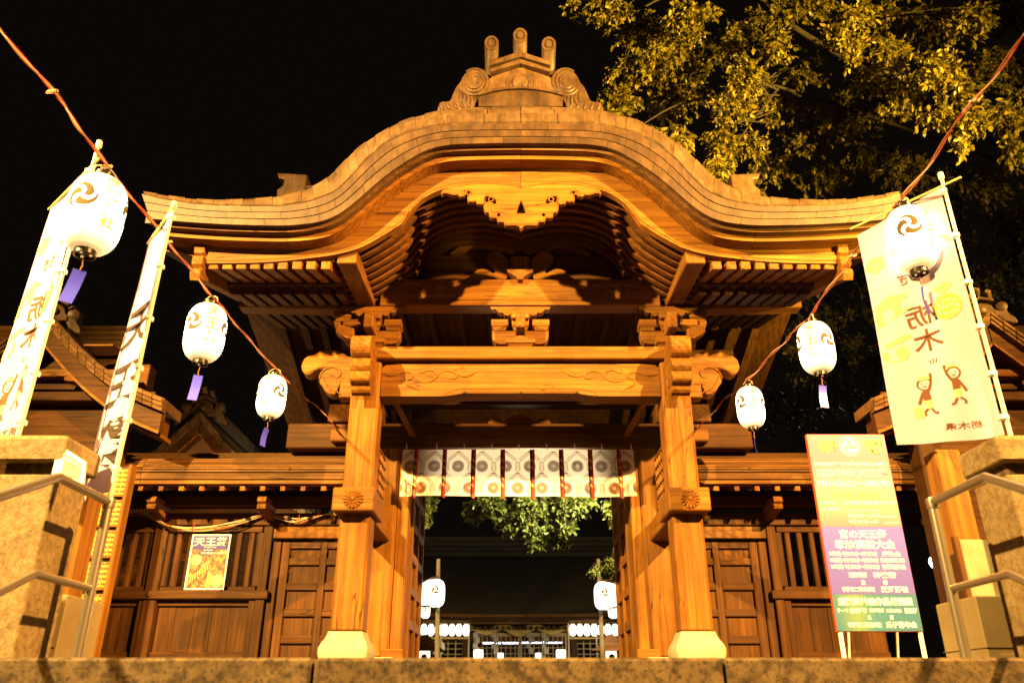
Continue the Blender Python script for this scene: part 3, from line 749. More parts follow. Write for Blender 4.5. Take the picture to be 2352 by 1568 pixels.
for sg in (-1, 1):
    m.tube([(sg*p_.x, 6.966, p_.y) for p_ in rim], .0045, 5)
    for (hx_, hz_) in ((.555, 4.672), (.592, 4.676), (.315, 4.588)): m.lathe([(.020, .0), (.022, .006), (.030, .006), (.030, .0)], 12, Matrix.Translation((sg*hx_, 6.966, hz_)) @ Matrix.Rotation(PI/2, 4, 'X'))
rp('carved_rim', m, WX, True)
m = MB(); plate_xz(m, [circle(-.022, 4.40, .022, 9)], 6.99, 7.02, .004); plate_xz(m, [circle(.022, 4.40, .022, 9)], 6.99, 7.02, .004); rp('pendant_bead', m, WX)
# curved ribs and soffit of the vault behind
for i, y in enumerate((7.26, 7.40, 7.54, 7.68, 7.82, 7.96, 8.10, 8.24)):
    m = MB(); strip_solid(m, y, y+.062, shift(HB, .025), shift(HB, .125), -.66, .66, 84); rp('curved_rib', m, MX)  # rib wood darkened to paint in the vault shade
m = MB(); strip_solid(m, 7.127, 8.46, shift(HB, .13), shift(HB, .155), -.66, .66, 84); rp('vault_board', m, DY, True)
# straight eaves left and right: rafters in two tiers, boards, edge of the gable
for s in (-1, 1):
    for x in (1.991, 2.142, 2.285, 2.432, 2.574, 2.712, 2.854, 2.993, 3.134):
        m = MB(); vs, fs = cbox(s*x-.047, s*x+.047, 7.06, 9.4, 3.808, 3.90, .006)
        m.add([(p[0], p[1], p[2]+.30*(p[1]-7.06)) for p in vs], fs); rp('rafter', m, WY)
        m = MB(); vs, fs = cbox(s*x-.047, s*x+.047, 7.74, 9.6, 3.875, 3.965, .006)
        m.add([(p[0], p[1], p[2]+.25*(p[1]-7.74)) for p in vs], fs); rp('rafter', m, DY)  # second tier in darker wood: eave shade put into the colour
    m = MB(); m.box(s*1.93, s*3.22, 7.70, 7.80, 3.968, 4.02, .006); rp('eave_batten', m, DX)  # batten darkened too, as painted eave shade
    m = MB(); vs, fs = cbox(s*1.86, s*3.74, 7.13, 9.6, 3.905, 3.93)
    m.add([(p[0], p[1], p[2]+.30*(p[1]-7.06)+max(0, abs(p[0])-3.2)*.25) for p in vs], fs); rp('soffit_board', m, DY)  # dark board colour stands in for shade under the roof
    m = MB()
    m.loft([[(s*x, 7.1, z) for x, z in ((3.22, 3.93), (3.72, 4.10), (3.72, 4.16), (3.22, 4.0))], [(s*x, 9.6, z) for x, z in ((3.22, 4.70), (3.72, 4.86), (3.72, 4.92), (3.22, 4.8))]]); rp('soffit_board', m, RX)
    # barge board of the side gable, its lobed front end facing the viewer
    q = [(7.03, 4.10), (7.0, 4.07), (6.985, 4.02), (7.0, 3.965), (7.03, 3.945), (6.99, 3.92), (6.98, 3.87), (6.99, 3.83), (7.03, 3.80), (6.99, 3.77), (6.985, 3.72), (7.02, 3.66), (7.2, 3.74), (8.4, 4.12), (9.6, 4.62), (9.6, 4.95), (8.4, 4.45)]
    m = MB(); plate_yz(m, [q], s*3.275-.055, s*3.275+.055, .010); rp('side_barge_board', m, WY)
    q = [(9.6, 4.62), (9.6, 4.95), (11.0, 4.46), (12.25, 3.98), (12.2, 3.72), (11.0, 4.14)]
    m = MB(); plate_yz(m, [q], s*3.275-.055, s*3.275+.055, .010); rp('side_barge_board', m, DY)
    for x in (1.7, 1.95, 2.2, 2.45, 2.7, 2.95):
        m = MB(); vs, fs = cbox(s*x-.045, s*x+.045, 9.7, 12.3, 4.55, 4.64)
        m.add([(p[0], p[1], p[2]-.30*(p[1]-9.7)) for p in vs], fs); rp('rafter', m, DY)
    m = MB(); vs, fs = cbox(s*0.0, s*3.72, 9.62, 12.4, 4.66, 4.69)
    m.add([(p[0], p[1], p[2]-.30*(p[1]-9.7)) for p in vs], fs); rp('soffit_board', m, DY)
# main roof behind: wings and centre
m = MB()
def mroof(y):   # height of the main roof surface
    d = abs(y-9.6); t = 1-min(1, d/2.85); return 4.50 + 1.95*t**1.35
for (xa, xb, ya) in ((-3.84, -1.9, 6.9), (-1.9, 1.9, 8.5), (1.9, 3.84, 6.9)):
    yy = list(np.linspace(ya, 12.45, 14))
    rings = []
    for y in yy: rings.append([(xa, y, mroof(y)), (xb, y, mroof(y)), (xb, y, mroof(y)-.28), (xa, y, mroof(y)-.28)])
    m.loft(rings)
rp('main_roof', m, COPPER)
m = MB(); m.box(-3.06, 3.06, 9.42, 9.78, 6.25, 6.44, .02); m.box(-3.06, 3.06, 9.38, 9.82, 6.442, 6.49, .01); rp('main_ridge', m, COPPER)
for s in (-1, 1):
    m = MB(); q = [(3.02, 6.25), (3.40, 6.25), (3.42, 6.40), (3.34, 6.48), (3.34, 6.58), (3.42, 6.60), (3.45, 6.69), (3.02, 6.66)]
    plate_xz(m, [q], 9.36, 9.84, .02, mirror=(s < 0)); rp('ridge_end_ornament', m, CERAM)
m = MB(); m.box(-.16, .16, 7.30, 9.5, 5.52, 6.30, .02); m.box(-.22, .22, 7.32, 9.5, 6.302, 6.36, .01); rp('crown_ridge', m, COPPER)

# ---------------------------------------------------------------- crown ornament
orn = bpy.data.objects.new('crown_ornament', None); COL.objects.link(orn); orn.parent = gate
def op(name, mb, mat=CERAM, smooth=False): return part(name, mb, mat, orn, True, smooth)
fx = lambda px: (px-1150)*.001304
fz = lambda py: 6.556-(py-450)*.001709
def Q(*pts): return [(fx(x), fz(y)) for x, y in pts]
m = MB(); plate_xz(m, [Q((785, 800), (785, 715), (900, 685), (1020, 668), (1150, 660), (1280, 668), (1400, 685), (1520, 715), (1520, 800))], 7.12, 7.30, .01); op('base_panel', m)
m = MB(); plate_xz(m, [Q((780, 722), (785, 700), (900, 668), (1020, 650), (1150, 643), (1280, 650), (1400, 668), (1520, 700), (1525, 722), (1400, 690), (1280, 670), (1150, 663), (1020, 670), (900, 690))], 7.09, 7.14, .004); op('arched_band', m)
m = MB(); plate_xz(m, [Q((790, 690), (800, 600), (860, 560), (900, 530), (1150, 440), (1410, 530), (1440, 560), (1500, 600), (1515, 690), (1400, 660), (1150, 640), (900, 660))], 7.15, 7.34, .012); op('centre_panel', m)
for k, (za, zb, ya) in enumerate(((520, 485, 7.09), (478, 436, 7.06))):
    m = MB(); hw = 262+3*k
    plate_xz(m, [Q((1150-hw, za), (1150-hw, zb+6), (1150, zb-80), (1150+hw, zb+6), (1150+hw, za), (1150, za-76))], ya, 7.36, .008); op('cap_moulding', m)
for s, fzc in ((-1, 0.), (0, .12), (1, -.015)):
    zc = 6.80+fzc; x = s*.333
    m = MB(); ax = Vector((0, .52, -.50)); nv = Vector((0, -.80, -.60)); e2 = nv.cross(Vector((1, 0, 0))).normalized(); c0 = Vector((x, 7.02, zc)); e3 = ax.normalized().cross(Vector((1, 0, 0)))
    def cring(c, r, e): return [tuple(c+Vector((1, 0, 0))*r*math.cos(2*PI*k/22)+e*r*math.sin(2*PI*k/22)) for k in range(22)]
    e3 = e3 if e3.dot(e2) > 0 else -e3
    m.loft([cring(c0+ax, .080, e3), cring(c0+ax*.3, .080, (e3+e2).normalized()), cring(c0, .083, e2), cring(c0+nv*.006, .078, e2), cring(c0+nv*.006, .058, e2), cring(c0-nv*.006, .052, e2), cring(c0-nv*.006, .038, e2), cring(c0+nv*.006, .034, e2)]); op('ridge_cylinder', m, CERAM, True)
for s in (-1, 1):
    W_ = [(885, 560), (868, 562), (850, 545), (852, 510), (825, 472), (765, 452), (695, 463), (640, 512), (618, 570), (582, 610), (552, 680), (538, 730), (500, 742), (462, 736), (432, 770), (420, 842), (500, 830), (745, 805), (762, 745), (800, 700), (880, 660)]
    m = MB(); plate_xz(m, [smooth_loop([(fx(x), fz(y)) for x, y in W_], 1)], 7.16, 7.33, .016, mirror=(s > 0)); sw = op('scroll_wing', m)
    m = MB()
    def rel(pts, r0=.024):
        pp = [(fx(x) if s < 0 else -fx(x), 7.158, fz(y)) for x, y in pts]; n = len(pp)
        m.tube(pp, [r0*(.35+.65*math.sin(PI*(i+.5)/n)) for i in range(n)], 6)
    for rad in (120, 88, 56):
        rel([(740+rad*1.0*math.cos(a), 575-rad*.95*math.sin(a)) for a in np.linspace(-2.5, 2.2 if rad > 100 else 1.4, 20)], .026)
    for k in range(4):
        rel([(610+38*k+ (20-4*k)*math.sin(t*3), 640+k*14+t*110+k*6) for t in np.linspace(0, 1, 10)], .019)
    for k in range(5):
        rel([(450+60*k+t*30, 755+math.sin(t*3)*12+t*55-k*4) for t in np.linspace(0, 1, 8)], .018)
    rel([(880+60*math.cos(a), 600+45*math.sin(a)) for a in np.linspace(.2, 2.9, 10)], .010)
    op('relief_scroll', m, CERAM, True)
m = MB(); Mx = Matrix.Translation((0, 7.145, fz(585))) @ Matrix.Rotation(PI/2, 4, 'X')
m.lathe([(.088, -.01), (.088, .012), (.07, .02), (.001, .022)], 20, Mx)
for k in range(16):
    a = 2*PI*k/16; m.tube([Mx @ Vector((r_*math.cos(a), r_*math.sin(a), .022)) for r_ in (.02, .05, .075)], [.004, .008, .009], 5)
for rr in (.135, .165):
    m.tube([(rr*math.cos(a), 7.148, fz(590)+rr*.86*math.sin(a)) for a in np.linspace(-.7, PI+.7, 26)], .008, 6)
op('ornament_crest', m, CERAM, True)
# ================================================================ NOREN (short curtain) under the lintel
MAROON = flat('maroon print', (0.17, 0.055, 0.012), 0.85)
nor = thing('noren_curtain', 'short white curtain with dark chrysanthemum print and red ribbons under the gate lintel', 'curtain', (0, 9.60, 2.68))
NX = lambda p: -1.452+(p-75)*.001318
NZ = lambda q: 2.676-(q-140)*.001297
panels = [(75, 185), (222, 453), (492, 723), (765, 998), (1040, 1275), (1317, 1548), (1590, 1820), (1862, 2092), (2130, 2250)]
def ell(cx, cy, a, b, ang, n=8):
    return [(cx+a*math.cos(t)*math.cos(ang)-b*math.sin(t)*math.sin(ang), cy+a*math.cos(t)*math.sin(ang)+b*math.sin(t)*math.cos(ang)) for t in [2*PI*k/n for k in range(n)]]
marks = []
def flower(cx, cy):
    for k in range(16):
        a = 2*PI*k/16 + PI/16
        marks.append([(cx+r_*math.cos(a+d), cy+r_*math.sin(a+d)) for r_, d in ((13, -.13), (40, -.155), (56, -.115), (60, 0), (56, .115), (40, .155), (13, .13))])
    marks.append(circle(cx, cy, 7, 8))
def sprig(cx, cy):   # a stalk with paired leaves, then two branches that open upwards
    for k in range(5):
        y = cy+36-k*18; w = 20-k*1.5
        for s in (-1, 1): marks.append(ell(cx+s*(8+w*.5), y, w*.62, 4.2, s*-.75, 7))
    marks.append(ell(cx, cy, 2.0, 44, 0, 6)); marks.append(ell(cx, cy-42, 6, 9, 0, 7))
    for s in (-1, 1):
        for k in range(6):
            bx, by = cx+s*(22+k*15), cy-62-k*13
            marks.append(ell(bx-s*4, by-9, 10, 4, s*-.25, 7)); marks.append(ell(bx+s*5, by+7, 10, 4, s*-1.1, 7))
        marks.append(ell(cx+s*118, cy-140, 11, 6, s*.4, 7)); marks.append(ell(cx+s*12, cy+64, 2, 24, s*-.5, 6))
for i in range(-1, 12):
    flower(155+223*i, 305); sprig(267+223*i, 305)
    flower(262+223.5*i, 513); sprig(374+223.5*i, 513)
def clip(poly, x0, x1, z0, z1):
    for ax, lim, sg in ((0, x0, 1), (0, x1, -1), (1, z0, 1), (1, z1, -1)):
        out = []
        for i in range(len(poly)):
            a, b = poly[i-1], poly[i]; da, db = sg*(a[ax]-lim), sg*(b[ax]-lim)
            if (da >= 0) != (db >= 0):
                t = da/(da-db); out.append((a[0]+(b[0]-a[0])*t, a[1]+(b[1]-a[1])*t))
            if db >= 0: out.append(b)
        poly = out
        if len(poly) < 3: return None
    return poly
def nsurf(p, q, d=0.0):
    x = NX(p); t = (q-140)/452
    return (x + .010*t*math.sin(x*.9), 9.60 + .012*t*math.sin(x*7+.6) + .02*t*t*math.sin(x*2.2) - d, NZ(q)+.004*t*math.sin(x*5))
for (a, b) in panels:
    m = MB(); nx = max(3, int((b-a)/26)); rings = []
    for j in range(9):
        q = 140+452*j/8; rings.append([nsurf(a+(b-a)*i/nx, q) for i in range(nx+1)])
    m.loft(rings, closed=False, cap=False); pn = part('panel', m, NOREN, nor, True, True)
    m = MB()
    for pl in marks:
        c = clip(pl, a+1, b-1, 142, 588)
        if c: fan(m, c, lambda p, q: nsurf(p, q, .007))
    part('printed_pattern', m, MAROON, pn, True)['kind'] = 'stuff'
for (a, b), (c, d) in zip(panels[:-1], panels[1:]):
    m = MB(); m.loft([[nsurf(b-3, q, -.004) for q in np.linspace(140, 600, 7)], [nsurf(b+20, q, .002) for q in np.linspace(140, 600, 7)]], closed=False, cap=False)
    rb = part('ribbon', m, RIB_DARK, nor, True)
    m = MB(); m.loft([[nsurf(b+18, q, .006) for q in np.linspace(138, 612, 8)], [nsurf(c+1, q, .008) for q in np.linspace(138, 612, 8)]], closed=False, cap=False)
    part('ribbon', m, RIB_RED, nor, True)
    m = MB()
    for q in (250, 320, 420, 490):
        for k in range(3): fan(m, ell(b+14+k*6, q+(k-1)*10, 9, 4, .6*(k-1), 7), lambda p, z: nsurf(p, z, .011))
    part('printed_pattern', m, PALEYEL, rb, True)['kind'] = 'stuff'
for p in (113, 400, 660, 922, 1176, 1440, 1705, 1962, 2238):
    m = MB(); x = NX(p); m.tube([(x, 9.602, 2.674), (x-.004, 9.598, 2.70), (x-.012, 9.60, 2.748)], .005, 5); m.tube([(x+.003, 9.60, 2.676), (x-.016, 9.597, 2.712)], .004, 5)
    part('tie_cord', m, WHITE, nor, True)
for p in (515, 778, 1040, 1300, 1545, 1805):
    m = MB(); m.lathe([(.018, 0), (.016, .008), (.001, .012)], 10, Matrix.Translation((NX(p), 9.718, 2.752)) @ Matrix.Rotation(PI/2, 4, 'X')); gp('nail_cover', m, DX, lin)

# ================================================================ LATTICE WALLS left and right of the gate
def side_wall(s, x_end, label):
    x_roof = 8.5
    w = thing('lattice_wall', label, 'wall', (s*3.6, 10.1, GZ))
    def wp(n, m, mt, par=None): return part(n, m, mt, par or w, True)
    def bx(n, xa, xb, ya, yb, za, zb, mt, c=.008, par=None):
        m = MB(); m.box(s*xa, s*xb, ya, yb, za, zb, c); return wp(n, m, mt, par)
    # side door next to the gate pillar
    bx('door_post', 3.06, 3.17, 9.96, 10.16, GZ, 1.80, DZ); bx('door_post', 2.955, 3.052, 10.01, 10.16, GZ, 1.62, DZ)
    bx('door_head', 2.0, 3.052, 9.97, 10.16, 1.655, 1.80, RX if s > 0 else WX)
    dr = bx('side_door', 1.98, 2.945, 10.09, 10.13, GZ, 1.63, DZ, 0)
    for xa, xb in ((2.845, 2.945), (2.385, 2.465), (1.98, 2.06)): bx('door_stile', xa, xb, 10.05, 10.092, GZ+.02, 1.63, DZ, .006, dr)
    for za, zb in ((GZ+.02, GZ+.13), (.44, .53), (.745, .83), (1.05, 1.135), (1.345, 1.43), (1.545, 1.63)):
        for xa, xb in ((2.467, 2.843), (2.062, 2.383)): bx('door_rail', xa, xb, 10.053, 10.09, za, zb, DX, .006, dr)
    # posts, rails, panels, slats
    bays = [(3.20, 4.36)]
    while bays[-1][1] < x_end: bays.append((bays[-1][1]+.16, bays[-1][1]+1.32))
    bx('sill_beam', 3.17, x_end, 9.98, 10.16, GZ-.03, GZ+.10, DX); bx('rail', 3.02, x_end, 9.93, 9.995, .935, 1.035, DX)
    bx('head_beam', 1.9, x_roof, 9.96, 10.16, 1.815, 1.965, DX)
    for xa, xb in bays:
        bx('post', xb, min(xb+.16, x_end), 9.965, 10.15, GZ+.102, 1.813, DZ)
        bx('post', xa-.03, xa+.05, 9.975, 10.13, GZ+.102, .933, DZ)
        m = MB(); m.lathe([(.032, 0), (.030, .012), (.001, .018)], 12, Matrix.Translation((s*(xb+.08), 9.931, .985)) @ Matrix.Rotation(PI/2, 4, 'X')); wp('nail_cover', m, DX)
        fr = bx('panel_frame', xa+.05, xb, 10.02, 10.07, .86, .932, DX); bx('panel_frame', xa+.05, xb, 10.02, 10.07, GZ+.104, GZ+.18, DX)
        nb = 5; x0, x1 = xa+.055, xb-.005
        for i in range(nb):
            bx('board', x0+(x1-x0)*i/nb+.0015, x0+(x1-x0)*(i+1)/nb-.0015, 10.055+.003*(i % 2), 10.09, GZ+.1, .93, DZ, .003)
        bx('window_frame', xa, xb, 10.0, 10.10, 1.037, 1.085, DX, .006); bx('window_frame', xa, xb, 10.0, 10.10, 1.735, 1.812, DX, .006)
        bx('window_frame', xa-.03, xa+.05, 10.0, 10.10, 1.087, 1.733, DZ, .006); bx('window_frame', xb-.06, xb-.002, 10.0, 10.10, 1.087, 1.733, DZ, .006)
        ns = 7
        for i in range(ns):
            c = xa+.05+(xb-xa-.11)*(i+.5)/ns; m = MB(); m.loft([rsq(.036, 1.087, .5, 2, s*c, 10.05), rsq(.036, 1.733, .5, 2, s*c, 10.05)]); wp('slat', m, DZ)
    # eaves: purlin, rafter ends, brackets, boards of the stacked eave
    bx('purlin', 1.9, x_roof, 9.80, 9.92, 2.02, 2.14, DX)
    x = 2.10
    while x < x_roof-.3:
        m = MB(); vs, fs = cbox(s*x-.03, s*x+.03, 9.36, 10.3, 2.098, 2.155, .004); m.add([(p[0], p[1], p[2]+.28*(p[1]-9.36)) for p in vs], fs); wp('rafter', m, WY); x += .242
    for xb in [b[1]+.08 for b in bays] + [3.11]:
        m = MB(); q = [(9.55, 2.08), (9.52, 2.05), (9.52, 2.01), (9.56, 1.985), (9.535, 1.96), (9.55, 1.93), (9.62, 1.92), (9.98, 1.86), (9.98, 2.08)]
        plate_yz(m, [q], s*xb-.055, s*xb+.055, .006); wp('bracket_nose', m, WY)
    z = 2.172
    for i, (h, dy, mt) in enumerate(((.045, .02, WX), (.075, .0, RX), (.028, -.012, RX), (.026, -.004, RX), (.022, .010, WX), (.026, .035, RX), (.022, .05, WX), (.024, .075, RX))):
        xa = 1.92
        for L in (2.6, x_roof-4.52):
            bx('eave_board', xa+.002, xa+L-.002, 9.30+dy, 9.46+dy*.3, z, z+h, mt, .004); xa += L
        z += h+.008
    m = MB(); y0 = 9.40; m.loft([[(s*1.9, 9.40, 2.44), (s*1.9, 10.1, 2.78), (s*1.9, 10.1, 2.70), (s*1.9, 9.4, 2.2)], [(s*x_roof, 9.40, 2.44), (s*x_roof, 10.1, 2.78), (s*x_roof, 10.1, 2.70), (s*x_roof, 9.4, 2.2)]]); wp('roof_slope', m, RX)
    m = MB(); m.loft([[(s*1.9, 10.1, 2.78), (s*1.9, 10.8, 2.44), (s*1.9, 10.8, 2.2), (s*1.9, 10.1, 2.70)], [(s*x_roof, 10.1, 2.78), (s*x_roof, 10.8, 2.44), (s*x_roof, 10.8, 2.2), (s*x_roof, 10.1, 2.70)]]); wp('roof_slope', m, RX)
    for xx in (2.75, 4.0, 5.0): 
        m = MB(); m.lathe([(.018, 0), (.016, .008), (.001, .01)], 10, Matrix.Translation((s*xx, 9.287, 2.345)) @ Matrix.Rotation(PI/2, 4, 'X')); wp('nail_cover', m, DX)
    return w
side_wall(-1, 7.0, 'low dark timber wall with slatted windows and a roof, left of the gate, festival poster on it')
side_wall(1, 4.36, 'low dark timber wall with slatted windows and a roof, right of the gate behind the tall sign')

# festival poster on the left wall
P0 = at(424, 1354, 9.955); P1 = at(515, 1355, 9.955); P2 = at(445.6, 1226.6, 9.935)
pw, ph = P1.x-P0.x, P2.z-P0.z
po = thing('poster', 'festival poster with white border and blue heading, fixed to the slats of the left wall', 'poster', (P0.x, 9.93, P0.z))
def pf(d): return lambda u, v: (P0.x+u*pw, 9.93-d, P0.z+v*ph)
m = MB(); m.box(P0.x, P1.x, 9.93, 9.934, P0.z, P2.z); part('sheet', m, WHITE, po, True)
m2, nt, b = new_mat('poster photo print')
v = coords(nt, (1, 1, 1), False); n = noise(nt, v, 16, 6, .7); n2 = noise(nt, v, 55, 3, .6)
r = ramp(nt, [(.36, (.03, .01, .005)), (.48, (.14, .05, .012)), (.56, (.34, .22, .04)), (.7, (.45, .36, .14))]); nt.links.new(n, r.inputs[0])
r2 = ramp(nt, [(.4, (.35, .3, .25)), (.6, (1, 1, 1))]); nt.links.new(n2, r2.inputs[0])
nt.links.new(mixc(nt, 'MULTIPLY', .8, r.outputs[0], r2.outputs[0]), b.inputs['Base Color'])
m = MB(); fan(m, [(.04, .03), (.96, .03), (.96, .72), (.04, .72)], pf(.002)); part('printed_photo', m, m2, po, True)
m = MB(); fan(m, [(.04, .72), (.96, .72), (.96, .975), (.04, .975)], pf(.002)); fan(m, [(.30, .62), (.62, .62), (.62, .721), (.30, .721)], pf(.0024)); part('printed_heading', m, flat('violet blue print', (.05, .035, .24), .6), po, True)
m = MB(); text_fit(m, '天王祭', .5, .865, .86, .165, pf(.004), .02); text_fit(m, 'TENNO-SAI', .5, .762, .30, .022, pf(.004)); text_fit(m, '平成30年', .46, .71, .24, .03, pf(.005)); text_fit(m, '7月14日(土)〜20日(金)', .62, .655, .66, .05, pf(.005), .02)
part('lettering', m, CREAM, po, True)
m = MB(); fan(m, [(.20+.135*math.cos(t), .53+.135*math.sin(t)*pw/ph) for t in np.linspace(0, 2*PI, 22)[:-1]], pf(.004)); part('printed_disc', m, PALEYEL, po, True)
m = MB(); fan(m, [(.80+.155*math.cos(t), .155+.155*math.sin(t)*pw/ph) for t in np.linspace(0, 2*PI, 22)[:-1]], pf(.004))
part('printed_disc', m, PALEYEL, po, True)
m = MB()
for k in range(9):
    u = .06+k*.055; v = .20+k*.035+.0*k; fan(m, [(u, v-.12), (u+.012, v-.12), (u+.012, v), (u, v)], pf(.003))
for k in range(24):
    t = k/23; u = .05+t*.42; v = .22+t*t*.26
    fan(m, ell(u, v, .02, .013, .5, 8), pf(.0035))
for k in range(7): fan(m, [(.52+k*.02, .03), (.526+k*.02, .03), (.56+k*.012, .34-k*.012), (.55+k*.012, .34-k*.012)], pf(.003))
part('printed_lanterns', m, PALEYEL, po, True)

# cable bundle strung along the left wall
cb = thing('cable_bundle', 'swagged bundle of pale cables with red ties along the left wall', 'cable', (-4.2, 9.9, 1.9))
keys = [at(238, 1188, 9.9), at(322, 1178, 9.9), at(395, 1208, 9.9), at(470, 1214, 9.9), at(540, 1202, 9.9), at(602, 1183, 9.9), at(655, 1190, 9.9), at(685, 1196, 9.9), at(735, 1182, 9.9), at(775, 1178, 9.9)]
def spline(pts, n=6):
    out = []
    for i in range(len(pts)-1):
        p0, p1, p2, p3 = pts[max(0, i-1)], pts[i], pts[i+1], pts[min(len(pts)-1, i+2)]
        for k in range(n):
            t = k/n; out.append(0.5*((2*p1)+(p2-p0)*t+(2*p0-5*p1+4*p2-p3)*t*t+(3*p1-p0-3*p2+p3)*t**3))
    return out + [pts[-1]]
base = spline(keys)
for k in range(6):
    m = MB(); ph_ = random.random()*6
    m.tube([p+Vector((0, -.012*math.sin(i*.5+ph_), .018*math.sin(i*.33+ph_)+.012*math.cos(k*2))) for i, p in enumerate(base)], .0055, 5)
    part('cable', m, WIRE_W if k < 4 else WIRE, cb, True, True)
for kp in (keys[1], keys[5], keys[7], keys[8], base[16]):
    m = MB(); m.tube([kp+Vector((.01*math.cos(a), .03*math.cos(a)-.005, .035*math.sin(a))) for a in np.linspace(0, 2*PI, 12)], .004, 5); m.tube([kp+Vector((0, -.03, 0)), kp+Vector((.02, -.035, .07))], .003, 4); part('cable_tie', m, RIB_RED, cb, True)

# ================================================================ LANTERNS ON WIRES
LR, LH = 0.149, 0.465
def lr(t):      # radius over height 0 (top) .. 1 (bottom)
    q = abs(2*t-1); return 0.052 + (LR-0.052)*(1-q**3.5)**0.60 if q < 1 else 0.052
def make_lantern(name, label, group):
    t = thing(name, label, 'lantern', (0, 0, 0), 0, group)
    m = MB(); prof = []
    n = 72
    for i in range(n+1):
        u = i/n; prof.append((lr(min(.9999, max(.0001, u)))*(1+.006*math.cos(2*PI*u*22)), -.075-LH*u))
    m.lathe(prof, 40, None, False); part('paper_shade', m, PAPER, t, False, True)
    m = MB(); m.lathe([(.046, -.045), (.056, -.045), (.056, -.078), (.046, -.078)], 24); part('top_ring', m, BLACK, t)
    m = MB(); m.lathe([(.056, -.075-LH+.004), (.058, -.075-LH-.030), (.048, -.075-LH-.032), (.048, -.075-LH-.018), (.001, -.075-LH-.018)], 24); br = part('bottom_ring', m, BLACK, t)
    for k in range(3):
        m = MB(); m.lathe([(.008, -.075-LH-.020), (.008, -.075-LH-.026), (.001, -.075-LH-.028)], 10, Matrix.Translation((.030*math.cos(k*2.1+.4), .030*math.sin(k*2.1+.4), 0))); part('lamp_hole', m, PAPER, br)
    m = MB(); m.tube([(-.07, 0, -.05), (-.06, 0, -.015), (-.03, 0, .005), (0, 0, .012), (.03, 0, .005), (.06, 0, -.015), (.07, 0, -.05)], .0045, 6); part('wire_handle', m, WIRE_W, t)
    zc = -.075-LH*.44
    def on(a0, du=0.0, dz=0.0):
        def f(u, v):
            z = zc+dz+v; tt = min(.999, max(.001, (-.075-z)/LH)); r_ = lr(tt)+.0025; a = a0+u/LR
            return (r_*math.sin(a), -r_*math.cos(a), z)
        return f
    for a0 in (0, 2*PI/3, 4*PI/3):
        m = MB(); wrap(m, tomoe(0, 0, .083), on(a0, 0, .005), .02); part('tomoe_emblem', m, INK, t)
    for a0, tx in ((PI/3, '天王祭'), (PI, '献燈講社'), (5*PI/3, '天王祭')):
        m = MB(); k = len(tx); st = .33/k
        for i, ch in enumerate(tx): text_wrap(m, ch, 0, .165-st*(i+.5), min(.112, st*1.06), st*.92, on(a0), .045)
        part('lettering', m, GOLD, t)
    m = MB(); zb = -.075-LH-.03; m.tube([(0, 0, zb), (.004, .002, zb-.03), (-.003, 0, zb-.06), (.004, 0, zb-.09)], .003, 5); part('tag_cord', m, WIRE, t)
    m = MB(); zt = zb-.09; rings = []
    for i in range(9):
        u = i/8; rings.append([(-.034, .012*math.sin(u*3.2), -.20*u), (.034, .012*math.sin(u*3.2+.3), -.20*u)])
    m.loft(rings, closed=False, cap=False); part('paper_tag', m, TAG, t, False, True).location = (.004, 0, zt)
    return t
LG = 'white paper lanterns strung on wires to the gate'
L0 = make_lantern('paper_lantern', '', LG)
# hang points: (px x, px y of the handle, depth, turn of the lantern, turn of the tag, label)
hang = [(245, 388, 3.72, -2.13, .35, 'largest glowing white lantern on the left wire, between two white banners, black swirl facing left'),
        (486, 683, 5.57, -.39, .2, 'middle lantern of the left wire, gold 天王祭 lettering in front and a blue tag'),
        (632, 849, 7.93, -3.30, 1.0, 'lantern on the left wire closest to the gate carving, swirl on its right half'),
        (2072, 462, 4.58, -4.69, 1.52, 'big glowing lantern in front of the right banner, swirl mark facing the viewer'),
        (1862, 726, 6.35, -1.68, .1, 'middle lantern of the right wire, with a flat blue tag hanging before the dark tree'),
        (1716, 876, 8.35, -1.04, 1.5, 'lantern on the right wire closest to the gate carving, twisted blue strip below it')]
lan = []
for i, (px, py, Y, rz, tz, lab) in enumerate(hang):
    p = at(px, py, Y)
    if i == 0: o = L0; o.location = p; o.rotation_euler = (0, 0, rz); o['label'] = lab
    else: o = dup(L0, p, rz, lab)
    for ch in o.children:
        if ch.name.startswith('paper_tag'):
            if i in (3, 5): ch.scale = (.4, 1, 1)
            ch.rotation_euler = (0, .16 if i == 0 else .08*(i % 3), tz-rz)
    lan.append(p)
# two wires
def wire(pts, label, ext):
    w = thing('lantern_wire', label, 'wire', tuple(pts[0]))
    key = [Vector(p)+Vector((0, 0, .016)) for p in pts]; path = spline(key, 14)
    for k in range(3):
        m = MB(); ph_ = random.random()*6
        m.tube([p+Vector((.010*math.sin(i*.55+ph_), .004*math.cos(i*.7), .012*math.cos(i*.55+ph_+k))) for i, p in enumerate(path)], (.0055, .0045, .0045)[k], 5)
        part('cable', m, (WIRE, WIRE_W, flat('red wire', (.35, .03, .015), .5))[k], w, True, True)
    for p in key[1:4]:
        m = MB()
        for q in range(4): m.tube([p+Vector((q*.012-.02+.012*math.cos(a), .012*math.sin(a), .012*math.sin(a*1.3)-.006)) for a in np.linspace(0, 2*PI, 9)], .0035, 4)
        part('wire_tie', m, WIRE_W, w, True)
    return w
def sag(pts): return pts
lw = [at(-60, 10, 3.2)] + [at(120, 215, 3.45)] + [lan[0], at(385, 560, 4.7), lan[1], at(560, 770, 6.7), lan[2], at(700, 915, 8.9), at(745, 952, 9.55), at(792, 1012, 9.68)]
wire(lw, 'orange and red twisted wire carrying the three left lanterns up to the gate', 0)
